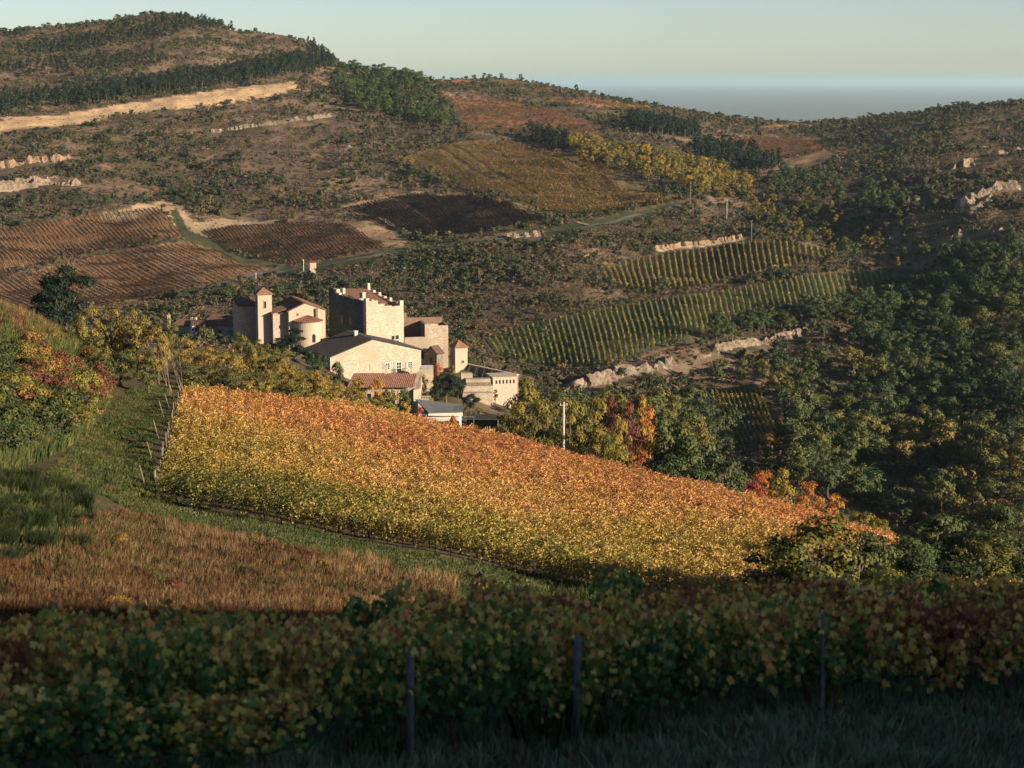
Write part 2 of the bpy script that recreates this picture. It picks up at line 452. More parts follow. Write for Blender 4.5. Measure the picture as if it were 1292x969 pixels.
M['hedge'] = foliage('shrub_leaves', [(0.0, (0.019, 0.034, 0.011)), (0.25, (0.061, 0.071, 0.017)), (0.45, (0.163, 0.130, 0.025)), (0.65, (0.271, 0.163, 0.038)), (0.85, (0.17, 0.075, 0.03)), (1.0, (0.10, 0.038, 0.02))], lrw=0.45, trans=0.14)
M['broom'] = foliage('broom_stems', [(0.0, (0.008, 0.016, 0.005)), (0.5, (0.020, 0.032, 0.008)), (1.0, (0.051, 0.053, 0.013))], trans=0.1)
M['vine'] = foliage('vine_leaves', [(0.0, (0.043, 0.064, 0.018)), (0.22, (0.152, 0.149, 0.036)), (0.42, (0.444, 0.308, 0.075)), (0.6, (0.587, 0.328, 0.105)), (0.8, (0.566, 0.245, 0.096)), (1.0, (0.284, 0.093, 0.054))], trans=0.2, lrw=0.3)
M['fore_vine'] = foliage('foreground_vine_leaves', [(0.0, (0.055, 0.143, 0.046)), (0.3, (0.132, 0.227, 0.065)), (0.5, (0.413, 0.397, 0.098)), (0.66, (0.863, 0.643, 0.163)), (0.82, (0.674, 0.322, 0.105)), (1.0, (0.226, 0.105, 0.057))], trans=0.3, lrw=0.7)
M['row_gold'] = foliage('gold_vine_rows', [(0.0, (0.057, 0.064, 0.018)), (0.5, (0.205, 0.162, 0.040)), (1.0, (0.295, 0.216, 0.055))], lrw=0.6)
M['row_green'] = foliage('green_vine_rows', [(0.0, (0.044, 0.066, 0.019)), (0.5, (0.164, 0.167, 0.037)), (1.0, (0.329, 0.262, 0.057))], lrw=0.7)
M['row_rust'] = foliage('rust_vine_rows', [(0.0, (0.024, 0.020, 0.012)), (0.5, (0.066, 0.042, 0.020)), (1.0, (0.165, 0.083, 0.033))], lrw=0.7)
M['row_dark'] = foliage('dark_vine_rows', [(0.0, (0.018, 0.014, 0.010)), (0.5, (0.038, 0.024, 0.016)), (1.0, (0.085, 0.04, 0.025))], lrw=0.7)
M['row_mixed'] = foliage('yellow_vine_rows', [(0.0, (0.062, 0.066, 0.026)), (0.35, (0.175, 0.133, 0.044)), (0.65, (0.309, 0.202, 0.065)), (1.0, (0.412, 0.213, 0.073))], lrw=0.5, patch=0.9, pscale=0.022)
M['straw'] = foliage('dry_grass', [(0.0, (0.051, 0.026, 0.012)), (0.5, (0.136, 0.071, 0.029)), (1.0, (0.258, 0.170, 0.082))], trans=0.2, lrw=0.5, patch=1.2, pscale=0.28)
M['grass'] = foliage('green_grass', [(0.0, (0.020, 0.036, 0.011)), (0.5, (0.061, 0.082, 0.020)), (1.0, (0.154, 0.144, 0.044))], trans=0.2, lrw=0.5, patch=0.6, pscale=0.15)
M['verge'] = foliage('verge_grass_blades', [(0.0, (0.062, 0.107, 0.049)), (0.5, (0.188, 0.272, 0.140)), (1.0, (0.425, 0.528, 0.322))], trans=0.2, lrw=0.6, patch=0.6, pscale=0.5)
M['weed'] = foliage('pale_weeds', [(0.0, (0.05, 0.058, 0.025)), (0.6, (0.16, 0.16, 0.105)), (1.0, (0.38, 0.36, 0.29))], trans=0.2, lrw=0.8)

# ground: cover colour per place, broken up by noise
m, n, l, b, out = new_mat('ground_cover')
at = n.new('ShaderNodeAttribute'); at.attribute_name = 'cov'
g = n.new('ShaderNodeNewGeometry')
mul = None
for k, (s, a0) in enumerate(((0.02, 0.5), (0.14, 0.6), (0.9, 0.6))):
    tx = n.new('ShaderNodeTexNoise'); tx.inputs['Scale'].default_value = s; tx.inputs['Detail'].default_value = 5; tx.inputs['Roughness'].default_value = 0.7
    l.new(g.outputs['Position'], tx.inputs['Vector'])
    v = math_node(n, l, 'ADD', math_node(n, l, 'MULTIPLY', tx.outputs[0], a0 * 2), 1.0 - a0)
    mul = v if mul is None else math_node(n, l, 'MULTIPLY', mul, v)
vm = n.new('ShaderNodeVectorMath'); vm.operation = 'SCALE'
l.new(at.outputs['Color'], vm.inputs[0]); l.new(mul, vm.inputs['Scale'])
l.new(vm.outputs[0], b.inputs['Base Color'])
b.inputs['Roughness'].default_value = 0.95; b.inputs['Specular IOR Level'].default_value = 0.05
bp = n.new('ShaderNodeBump'); bp.inputs['Strength'].default_value = 0.7; bp.inputs['Distance'].default_value = 0.5
l.new(tx.outputs[0], bp.inputs['Height']); l.new(bp.outputs[0], b.inputs['Normal'])
M['ground'] = m

# ------------------------------------------------------------------ land cover (polygons surveyed on the ground)
def poly(pts, ymin=26, ymax=3400): return poly_world(pts, ymin, ymax)
ORCH = poly([(196,634),(330,664),(450,690),(600,716),(760,745),(960,765),(1100,752),(1160,712),(1060,676),(950,644),(800,611),(640,567),(450,526),(240,506),(192,560)], 90, 260)
ORCH_GROUND = ORCH
F_SOIL = {
    'f1': (poly([(-80,305),(0,290),(100,273),(200,262),(236,300),(160,308),(75,326),(0,345),(-80,365)], 600), (0.30, 0.165, 0.085)),
    'f2': (poly([(-80,372),(0,352),(80,334),(170,314),(245,304),(338,340),(260,360),(170,380),(0,402),(-80,402)], 600), (0.26, 0.15, 0.08)),
    'f3': (poly([(250,292),(330,283),(432,281),(492,312),(430,324),(372,336),(310,322),(275,306)], 600), (0.20, 0.12, 0.07)),
    'f4': (poly([(427,265),(520,244),(600,250),(692,277),(620,292),(535,301)], 600), (0.065, 0.042, 0.03)),
    'f5': (poly([(505,203),(560,184),(612,178),(690,200),(780,226),(850,254),(790,266),(715,273),(600,236)], 600), (0.12, 0.09, 0.04)),
    'f5b': (poly([(625,180),(640,180),(720,200),(788,216),(770,222),(700,203)], 600), (0.13, 0.085, 0.035)),
    'f6': (poly([(752,339),(850,319),(930,306),(1000,305),(1054,317),(1000,338),(900,358),(815,372),(765,357)], 600), (0.045, 0.045, 0.024)),
    'f7': (poly([(610,429),(680,408),(760,392),(850,377),(930,366),(1030,347),(1090,341),(1156,349),(1080,368),(1000,386),(930,406),(870,426),(840,436),(760,464),(690,464),(625,450)], 500), (0.07, 0.08, 0.042)),
    'f8': (poly([(888,490),(965,488),(995,562),(920,566)], 400), (0.05, 0.05, 0.03)),
    'f9': (poly([(562,121),(620,124),(700,140),(770,160),(745,169),(680,167),(600,164),(580,150)], 900), (0.17, 0.082, 0.047)),
    'f10': (poly([(876,184),(960,172),(1030,176),(1050,184),(1010,196),(960,206),(920,196)], 900), (0.14, 0.056, 0.036)),
    'f11': (poly([(528,95),(570,97),(600,104),(560,106)], 900), (0.30, 0.13, 0.05)),
    'f12': (poly([(690,125),(740,127),(830,136),(800,139),(730,133)], 900), (0.28, 0.15, 0.065)),
    'f13': (poly([(960,160),(1000,156),(1060,154),(1030,160),(970,163)], 900), (0.2, 0.13, 0.05)),
}
BARE = [
    poly([(0,149),(60,146),(150,133),(250,117),(370,103),(376,112),(330,126),(250,133),(150,146),(60,163),(0,170)], 900),
    poly([(120,272),(205,252),(232,258),(262,300),(240,302),(205,264),(130,277)], 600),
    poly([(240,292),(262,275),(360,276),(350,283),(290,286),(255,294)], 600),
    poly([(432,281),(465,276),(520,305),(490,311)], 600),
    poly([(825,315),(880,307),(945,296),(940,301),(880,313),(830,319)], 600),
    poly([(430,262),(525,240),(522,245),(432,266)], 600),
    poly([(1040,190),(1070,196),(1000,222),(960,225),(960,214)], 800),
]
BARE_C = [(0.50, 0.335, 0.19), (0.44, 0.30, 0.175), (0.42, 0.30, 0.18), (0.30, 0.20, 0.11), (0.50, 0.38, 0.25), (0.34, 0.23, 0.13), (0.2, 0.135, 0.08)]
PATHG = [poly([(222,262),(238,290),(275,305),(305,324),(372,336),(368,341),(300,331),(268,314),(232,303),(214,268)], 600),
         poly([(520,312),(600,302),(740,280),(855,254),(862,262),(742,290),(600,310),(520,320)], 600),
         poly([(380,336),(490,314),(520,310),(520,318),(400,344),(330,348),(230,372),(228,366),(330,341)], 600)]
GRASS = poly([(100,612),(60,600),(140,520),(165,490),(222,485),(240,500),(192,560),(200,640),(330,672),(460,700),(620,730),(770,765),(600,760),(450,720),(330,695),(200,662)], 60, 260)
MOUND = poly([(-60,380),(0,384),(60,400),(110,450),(135,490),(120,530),(90,560),(0,600),(-60,610)], 100, 230)
BROWN = poly([(-40,690),(60,715),(130,650),(200,655),(330,690),(460,715),(560,745),(640,800),(300,840),(-40,840)], 45, 130)
CASTLE_PAD = None

nR, nT = GX.shape
X, Y, Z = GX.ravel(), GY.ravel(), GZ.ravel()
Rr = np.hypot(X, Y)
cov = np.zeros((X.size, 3))
nz = fbm(X / 40, Y / 40, 4, 21)
nz2 = fbm(X / 9, Y / 9, 3, 31)
base_a = np.array((0.095, 0.072, 0.048)); base_b = np.array((0.185, 0.13, 0.083)); base_c = np.array((0.055, 0.052, 0.028))
t = np.clip((nz - 0.35) / 0.3, 0, 1)[:, None]
cov[:] = base_a * (1 - t) + base_b * t
t = np.clip((nz2 - 0.55) / 0.15, 0, 1)[:, None]
cov[:] = cov * (1 - t) + base_c * t
near = Rr < 420
cov[near] = np.array((0.07, 0.06, 0.028)) * (0.7 + 0.6 * nz2[near, None])
fg = Rr < 58
cov[fg] = np.array((0.06, 0.05, 0.035)) * (0.6 + 0.8 * nz2[fg, None])
def paint(pg, col, wob=1.2):
    a0, a1 = pg.min(0), pg.max(0)
    k = np.nonzero((X > a0[0] - 8) & (X < a1[0] + 8) & (Y > a0[1] - 8) & (Y < a1[1] + 8))[0]
    s = inside(pg, X[k] + (nz2[k] - 0.5) * wob * 2, Y[k] + (nz[k] - 0.5) * wob * 4)
    cov[k[s]] = col
for pg, c in F_SOIL.values(): paint(pg, c)
for pg, c in zip(BARE, BARE_C): paint(pg, c, 6)
for pg in PATHG: paint(pg, (0.07, 0.075, 0.036))
paint(BROWN, (0.13, 0.072, 0.034), 1)
kb = (Rr < 75) & (Rr > 44) & (X < 2)
cov[kb] = np.array((0.12, 0.07, 0.035)) * (0.6 + 0.8 * nz2[kb, None])
paint(GRASS, (0.062, 0.066, 0.024), 1)
paint(ORCH_GROUND, (0.09, 0.075, 0.04), 0.5)
# bare patches in the grass strip
k = inside(GRASS, X, Y) & (fbm(X / 5, Y / 5, 3, 77) > 0.56)
cov[k] = (0.2, 0.13, 0.065)
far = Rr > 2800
cov[far] = (0.18, 0.20, 0.20)  # paler, bluish ground tone paints haze onto the distant plain
# one sheet: fine grid out to the ridges, then rings to the horizon
rings = np.exp(np.linspace(math.log(3500), math.log(250000), 26))[1:]
EX = np.array([[r * math.sin(a), r * math.cos(a), -190.0] for r in rings for a in TH])
V = np.concatenate([np.stack([X, Y, Z], 1), EX])
tot = nR + len(rings)
idx = np.arange(tot * nT).reshape(tot, nT)
Fq = np.stack([idx[:-1, :-1], idx[:-1, 1:], idx[1:, 1:], idx[1:, :-1]], -1).reshape(-1, 4)[:, ::-1]
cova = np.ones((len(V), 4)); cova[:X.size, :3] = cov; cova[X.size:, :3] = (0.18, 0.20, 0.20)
terr = link('terrain', np_mesh('terrain', V, Fq, [M['ground']], {'cov': ('POINT', 'FLOAT_COLOR', cova)}, smooth=True))
tag(terr, kind='structure')
if terr.data.polygons[1000].normal.z < 0: terr.data.flip_normals()

def strip(name, pts, width, mat, lift=0.25, ymin=500, kind='structure', step=6.0, cross=0.0):
    """a road or path laid along surveyed points, following the ground"""
    w = [G(a, b, ymin) for a, b in pts]
    P2 = []
    for a, b in zip(w[:-1], w[1:]):
        n = max(1, int((b - a).length / step))
        for i in range(n): P2.append((a.x + (b.x - a.x) * i / n, a.y + (b.y - a.y) * i / n))
    P2.append((w[-1].x, w[-1].y)); P2 = np.array(P2)
    d = np.gradient(P2, axis=0); d /= np.linalg.norm(d, axis=1)[:, None] + 1e-9
    nrm = np.stack([-d[:, 1], d[:, 0]], 1)
    Vv = []
    for s in (-1, -0.5, 0, 0.5, 1):
        q = P2 + nrm * width / 2 * s
        Vv.append(np.stack([q[:, 0], q[:, 1], H(q[:, 0], q[:, 1]) + lift], 1))
    n = len(P2); Vv = np.concatenate(Vv)
    Fv = np.array([[s * n + i, (s + 1) * n + i, (s + 1) * n + i + 1, s * n + i + 1] for s in range(4) for i in range(n - 1)])[:, ::-1]
    o = link(name, np_mesh(name, Vv, Fv, [mat], smooth=True)); tag(o, kind=kind)
    return o
M['asphalt'] = stony('old_asphalt', (0.085, 0.082, 0.075), (0.13, 0.125, 0.115), 0.6, bump=0.1)
M['gravel'] = stony('gravel_track', (0.26, 0.20, 0.13), (0.36, 0.28, 0.19), 0.6, bump=0.2)
strip('road', [(200,374),(235,369),(280,357),(330,345),(400,337),(470,324),(520,315),(600,305),(680,293),(742,286),(800,272),(862,259)], 3.4, M['asphalt'])
strip('path', [(436,268),(470,273),(500,288),(525,302)], 3.0, M['gravel'])
strip('path', [(640,240),(690,262),(722,277),(742,284)], 2.6, M['gravel'], 0.22)
strip('path', [(1205,178),(1230,185),(1262,187)], 3.0, M['gravel'], 0.3)

# ------------------------------------------------------------------ plants: leaf clouds and prototypes
def unit(v): return v / (np.linalg.norm(v, axis=1)[:, None] + 1e-9)

def leaf_geo(C, N, size, rng, asp=0.8, curl=0.0):
    n = len(C)
    N = unit(N)
    a = unit(np.cross(N, rng.normal(size=(n, 3))))
    b = np.cross(N, a)
    s = np.asarray(size).reshape(-1, 1) * np.ones((n, 1)) * 0.5
    a = a * s; b = b * s * asp
    k = N * s * curl
    V = np.stack([C - a * 1.15, C - b - k, C + a * 1.0, C + b - k], 1).reshape(-1, 3)
    F = np.arange(n * 4).reshape(n, 4)
    return V, F

LOBE = np.array([(0, -0.12), (0.30, -0.42), (0.36, -0.08), (0.52, 0.12), (0.27, 0.26), (0.0, 0.62), (-0.27, 0.26), (-0.52, 0.12), (-0.36, -0.08), (-0.30, -0.42)])
def vine_leaf_geo(C, N, size, rng):
    n = len(C); N = unit(N)
    up = np.tile((0, 0, -1.0), (n, 1)) + rng.normal(size=(n, 3)) * 0.5
    a = unit(np.cross(N, up)); b = np.cross(a, N)
    s = np.asarray(size).reshape(-1, 1, 1) * np.ones((n, 1, 1))
    x = LOBE[:, 0][None, :, None]; y = LOBE[:, 1][None, :, None]
    V = C[:, None, :] + (a[:, None, :] * x - b[:, None, :] * y + N[:, None, :] * (-0.25 * np.abs(x))) * s
    return V.reshape(-1, 3), np.arange(n * len(LOBE)).reshape(n, len(LOBE))

def blob_pts(rng, n, flat=0.0):
    d = unit(rng.normal(size=(n, 3)))
    d[:, 2] = np.where(d[:, 2] < -0.3 + flat, -d[:, 2] * 0.5, d[:, 2])
    return unit(d)

def crown(name, mat, seed, z0, z1, rx, nclump, nleaf, leaf, cs, prof='round', lean=0.0):
    rng = np.random.default_rng(seed)
    hz = (z1 - z0) / 2; zc = (z0 + z1) / 2
    cc = []
    while len(cc) < nclump:
        d = unit(rng.normal(size=(1, 3)))[0] * (rng.uniform(0.25, 1) ** 0.5)
        zz = d[2]
        if prof == 'cone':
            f = (1 - zz) / 2
            q = (d[0] * (0.12 + 0.95 * f), d[1] * (0.12 + 0.95 * f), zz)
        elif prof == 'flat':
            q = (d[0], d[1], zz * 0.7 + 0.3)
        else:
            q = (d[0], d[1], zz)
        cc.append((q[0] * rx * (1 - cs * 0.5), q[1] * rx * (1 - cs * 0.5), zc + q[2] * hz * (1 - cs * 0.35)))
    cc = np.array(cc)
    cc[:, :2] *= rng.uniform(0.8, 1.15, (nclump, 1))
    rad = rx * cs * rng.uniform(0.6, 1.25, nclump)
    w = rad ** 2; w /= w.sum()
    ci = rng.choice(nclump, nleaf, p=w)
    d = blob_pts(rng, nleaf)
    C = cc[ci] + d * rad[ci, None] * rng.uniform(0.55, 1.12, (nleaf, 1)) * np.array((1, 1, 0.8))
    C[:, 2] = np.maximum(C[:, 2], z0 * 0.6)
    N = d + 0.35 * unit(C - np.array((0, 0, zc))) + rng.normal(size=(nleaf, 3)) * 0.32
    V, F = leaf_geo(C, N, leaf * rng.uniform(0.6, 1.3, nleaf), rng)
    cr = rng.uniform(0, 1, nclump)
    lr = np.clip(0.45 * cr[ci] + 0.55 * rng.uniform(0, 1, nleaf), 0, 1)
    return np_mesh(name, V, F, [mat], {'lr': ('FACE', 'FLOAT', lr)})

def trunk(name, seed, h, r, spread, limbs=4, mat=None, z0=-0.6):
    rng = random.Random(seed); b = MB()
    x, y = rng.uniform(-.2, .2) * spread, rng.uniform(-.2, .2) * spread
    b.tube([(0, 0, z0), (x * .3, y * .3, h * .35), (x, y, h * .8)], [r * 1.25, r * .85, r * .3], 6)
    for i in range(limbs):
        a = 2 * math.pi * (i + rng.random() * .6) / limbs; s = spread * rng.uniform(.5, .9); zz = h * rng.uniform(.28, .5)
        b.tube([(x * .3, y * .3, zz), (math.cos(a) * s * .5, math.sin(a) * s * .5, zz + h * .16), (math.cos(a) * s, math.sin(a) * s, zz + h * rng.uniform(.25, .42))], [r * .5, r * .33, r * .1], 5)
    return b.mesh(name, mat or M['bark'], True)

OAK = [crown('crown', M['oak'], 100 + i, 1.2, 8.2, 3.6, 18, 1150, 0.46, 0.38) for i in range(6)]
OAKT = [trunk('trunk', 200 + i, 7.5, 0.24, 2.6) for i in range(3)]
FALL = [crown('crown', M['autumn'], 120 + i, 0.9, 8.2, 3.2, 16, 1100, 0.42, 0.38) for i in range(5)]
NOAK = [crown('crown', M['oak'], 140 + i, 0.5, 8.2, 3.8, 34, 4200, 0.30, 0.30) for i in range(4)]
NFALL = [crown('crown', M['autumn'], 150 + i, 0.4, 8.2, 3.6, 30, 3600, 0.28, 0.30) for i in range(4)]
PINE = [crown('pine_tree', M['pine'], 160 + i, 0.8, 8.5, 2.5, 22, 640, 0.48, 0.34, 'cone' if i % 2 == 0 else 'round') for i in range(4)]
NPINE = [crown('crown', M['pine'], 165 + i, 0.8, 8.5, 3.6, 34, 4200, 0.32, 0.30, 'flat') for i in range(2)]
NHEDGE = [crown('crown', M['hedge'], 155 + i, 0.2, 8.2, 3.6, 34, 4200, 0.25, 0.28) for i in range(5)]
NCON = [crown('crown', M['pine'], 163 + i, 0.6, 8.8, 3.4, 44, 5600, 0.27, 0.30, 'round' if i else 'cone') for i in range(2)]
CYPR = crown('crown', M['pine'], 169, 0.2, 9.0, 1.6, 30, 3000, 0.30, 0.42, 'round')
POPL = [crown('crown', M['autumn'], 170 + i, 1.0, 11, 1.7, 20, 620, 0.5, 0.55) for i in range(3)]
HEATH = [crown('heath', M['heath'], 184 + i, 0.0, 0.75, 0.62, 5, 36, 0.34, 0.5) for i in range(5)]
BUSH = [crown('bush', M['scrub'], 180 + i, 0.1, 1.9, 1.25, 8, 120, 0.46, 0.5) for i in range(6)]
SHRUB = [crown('foliage', M['hedge'], 190 + i, 0.0, 2.5, 1.5, 22, 1500, 0.17, 0.34) for i in range(6)]
SHRUBT = [trunk('stem', 210 + i, 2.0, 0.06, 1.0, 5) for i in range(2)]
FARB = [crown('tree', M['scrub'], 220 + i, 0.5, 5.0, 2.3, 10, 220, 0.6, 0.45) for i in range(4)]

def blades(name, mat, seed, n, h, r, wid, lean=0.35, hv=0.4):
    rng = np.random.default_rng(seed)
    a = rng.uniform(0, 2 * np.pi, n); q = r * np.sqrt(rng.uniform(0, 1, n))
    B = np.stack([np.cos(a) * q, np.sin(a) * q, np.zeros(n) - 0.05], 1)
    hh = h * rng.uniform(1 - hv, 1 + hv * 0.6, n)
    out = np.stack([np.cos(a), np.sin(a), np.zeros(n)], 1) * (lean * hh * rng.uniform(0, 1, n))[:, None] + rng.normal(size=(n, 3)) * ((0.12 if n < 500 else 0.13) * hh)[:, None]
    T = B + out; T[:, 2] = hh
    Mi = B * 0.5 + T * 0.5 - out * 0.16; Mi[:, 2] = hh * 0.55
    s = rng.uniform(0, 2 * np.pi, n); sd = np.stack([np.cos(s), np.sin(s), np.zeros(n)], 1) * wid / 2
    V = np.stack([B - sd, B + sd, Mi + sd * 0.8, T, Mi - sd * 0.8], 1).reshape(-1, 3)
    F = np.arange(n * 5).reshape(n, 5)
    return np_mesh(name, V, F, [mat], {'lr': ('FACE', 'FLOAT', rng.uniform(0, 1, n))})

BROOM = [blades('stems', M['broom'], 230 + i, 800, 1.6, 0.62, 0.026, 0.4) for i in range(4)]
TUFT = [blades('tuft', M['straw'], 240 + i, 34, 0.55, 0.22, 0.028, 0.35) for i in range(5)]
TALL = [blades('tuft', M['straw'], 246 + i, 40, 1.05, 0.3, 0.03, 0.2) for i in range(2)]
GTUFT = [blades('tuft', M['grass'], 250 + i, 26, 0.16, 0.22, 0.026, 0.7) for i in range(4)]
WTUFT = [blades('tuft', M['weed'], 260 + i, 16, 0.2, 0.22, 0.035, 0.6) for i in range(3)]
VTUFT = [blades('tuft', M['verge'], 270 + i, 30, 0.2, 0.24, 0.02, 0.8) for i in range(4)]
MTUFT = [blades('tuft', M['grass'], 266 + i, 60, 0.7, 0.5, 0.03, 0.4) for i in range(3)]

# vines of the orange field
def vine_mesh(seed, n, leaf, hgt, ln, wd, mat, lobed=False, zlo=0.3):
    rng = np.random.default_rng(seed)
    x = rng.uniform(-ln / 2, ln / 2, n) + rng.normal(size=n) * 0.05
    z = zlo + (hgt - zlo) * rng.beta(1.6, 1.15, n) + 0.22 * np.sin(x * 5 + seed) * (rng.uniform(0, 1, n))
    y = rng.normal(size=n) * wd * 0.42 * (0.75 + 0.5 * np.sin(x * 7 + seed * 2))
    C = np.stack([x, y, z], 1)
    N = np.stack([rng.normal(size=n) * 0.5, np.sign(y + rng.normal(size=n) * 0.1) * 0.8, 0.45 + rng.normal(size=n) * 0.4], 1)
    sz = leaf * rng.uniform(0.65, 1.3, n)
    V, F = (vine_leaf_geo if lobed else leaf_geo)(C, N, sz, rng)
    lr = rng.uniform(0, 1, n)
    if lobed: lr = np.clip(lr + (z - 1.35) * 0.45, -0.4, 1.4)          # the shoot tips turn brown first
    return np_mesh('foliage', V, F, [mat], {'lr': ('FACE', 'FLOAT', lr)})
def vine_trunk(seed, hgt, canes=5, r=0.035):
    rng = random.Random(seed); b = MB()
    b.tube([(0, 0, -0.15), (rng.uniform(-.06, .06), rng.uniform(-.04, .04), 0.3), (rng.uniform(-.08, .08), 0, 0.68)], [r * 1.3, r, r * 0.9], 6)
    for s in (-1, 1): b.tube([(0, 0, 0.66), (s * 0.3, 0, 0.74), (s * 0.55, 0, 0.74)], [r * .7, r * .5, r * .3], 5)
    for i in range(canes):
        x = rng.uniform(-.5, .5)
        b.tube([(x, 0, 0.74), (x + rng.uniform(-.1, .1), rng.uniform(-.12, .12), 1.2), (x + rng.uniform(-.2, .2), rng.uniform(-.25, .25), hgt * rng.uniform(.85, 1.08))], [0.008, 0.007, 0.004], 4)
    return b.mesh('trunk', M['bark'], True)
VINE = [vine_mesh(300 + i, 520, 0.108, 1.72, 1.25, 0.68, M['vine']) for i in range(6)]
VINET = [vine_trunk(310 + i, 1.6, 2) for i in range(2)]
FVINE = [vine_mesh(320 + i, 430, 0.135, 2.0, 1.2, 0.8, M['fore_vine'], True, 0.62) for i in range(7)]
FVINET = [vine_trunk(330 + i, 2.0, 7) for i in range(3)]

# ------------------------------------------------------------------ scatter for what nobody could count
def scatter(name, protos, pts, rot, sc, tint, label, cat, vi=None):
    n = len(pts)
    c = bpy.data.collections.new(name + '_source')
    for i, me in enumerate(protos):
        c.objects.link(bpy.data.objects.new('%s_source_%02d' % (name, i), me))
    if vi is None: vi = RNG.integers(0, len(protos), n)
    sc = np.asarray(sc, float)
    if sc.ndim == 1: sc = np.stack([sc, sc, sc], 1)
    rotv = np.zeros((n, 3)); rotv[:, 2] = rot
    me = bpy.data.meshes.new(name)
    me.vertices.add(n); me.vertices.foreach_set('co', np.asarray(pts, float).ravel())
    for nm, typ, arr in (('vi', 'INT', vi), ('rotv', 'FLOAT_VECTOR', rotv), ('scv', 'FLOAT_VECTOR', sc), ('tint', 'FLOAT', tint)):
        a = me.attributes.new(nm, typ, 'POINT')
        a.data.foreach_set('vector' if typ == 'FLOAT_VECTOR' else 'value', np.asarray(arr, dtype=np.int32 if typ == 'INT' else np.float32).ravel())
    o = link(name, me)
    tag(o, label, cat, kind='stuff')
    ng = bpy.data.node_groups.new(name, 'GeometryNodeTree')
    ng.interface.new_socket('Geometry', in_out='INPUT', socket_type='NodeSocketGeometry')
    ng.interface.new_socket('Geometry', in_out='OUTPUT', socket_type='NodeSocketGeometry')
    N = ng.nodes; L = ng.links
    gi = N.new('NodeGroupInput'); go = N.new('NodeGroupOutput')
    ci = N.new('GeometryNodeCollectionInfo'); ci.inputs['Collection'].default_value = c
    ci.inputs['Separate Children'].default_value = True; ci.inputs['Reset Children'].default_value = True
    ip = N.new('GeometryNodeInstanceOnPoints'); ip.inputs['Pick Instance'].default_value = True
    def na(nm, typ):
        q = N.new('GeometryNodeInputNamedAttribute'); q.data_type = typ; q.inputs['Name'].default_value = nm; return q.outputs['Attribute']
    L.new(gi.outputs[0], ip.inputs['Points']); L.new(ci.outputs[0], ip.inputs['Instance'])
    L.new(na('vi', 'INT'), ip.inputs['Instance Index']); L.new(na('scv', 'FLOAT_VECTOR'), ip.inputs['Scale'])
    er = N.new('FunctionNodeEulerToRotation'); L.new(na('rotv', 'FLOAT_VECTOR'), er.inputs[0]); L.new(er.outputs[0], ip.inputs['Rotation'])
    L.new(ip.outputs[0], go.inputs[0])
    md = o.modifiers.new('scatter', 'NODES'); md.node_group = ng
    return o

def sample(pg, dens, seed, jit=None):
    rng = np.random.default_rng(seed)
    a0, a1 = pg.min(0), pg.max(0)
    n = int((a1 - a0).prod() * dens)
    x = rng.uniform(a0[0], a1[0], n); y = rng.uniform(a0[1], a1[1], n)
    k = inside(pg, x, y)
    return x[k], y[k]

def spaced(pg, d, seed, maxn=4000):
    """points in a polygon no closer than about d"""
    rng = np.random.default_rng(seed)
    a0, a1 = pg.min(0), pg.max(0)
    gx, gy = np.meshgrid(np.arange(a0[0], a1[0], d), np.arange(a0[1], a1[1], d))
    x = gx.ravel() + rng.uniform(-.42, .42, gx.size) * d; y = gy.ravel() + rng.uniform(-.42, .42, gx.size) * d
    k = inside(pg, x, y); x, y = x[k], y[k]
    p = rng.permutation(len(x))[:maxn]
    return x[p], y[p]

def in_view(x, y, z, m=40):
    u, v = pix(x, y, z)
    return (u > -m) & (u < 1292 + m) & (v > -m) & (v < 969 + m)

_VY = np.linspace(0.03, 0.985, 90)
def visible(x, y, z, up=2.0):
    """not hidden by the ground from the camera"""
    vis = np.ones(len(x), bool)
    for f in _VY:
        vis &= H(x * f, y * f) < (z + up) * f + 0.3
    return vis

# ------------------------------------------------------------------ vine rows of the far fields, each row an object
def polyline(pts, s):
    pts = np.array(pts, float); d = np.concatenate([[0], np.cumsum(np.linalg.norm(np.diff(pts, axis=0), axis=1))]); d /= d[-1]
    return np.interp(s, d, pts[:, 0]), np.interp(s, d, pts[:, 1])

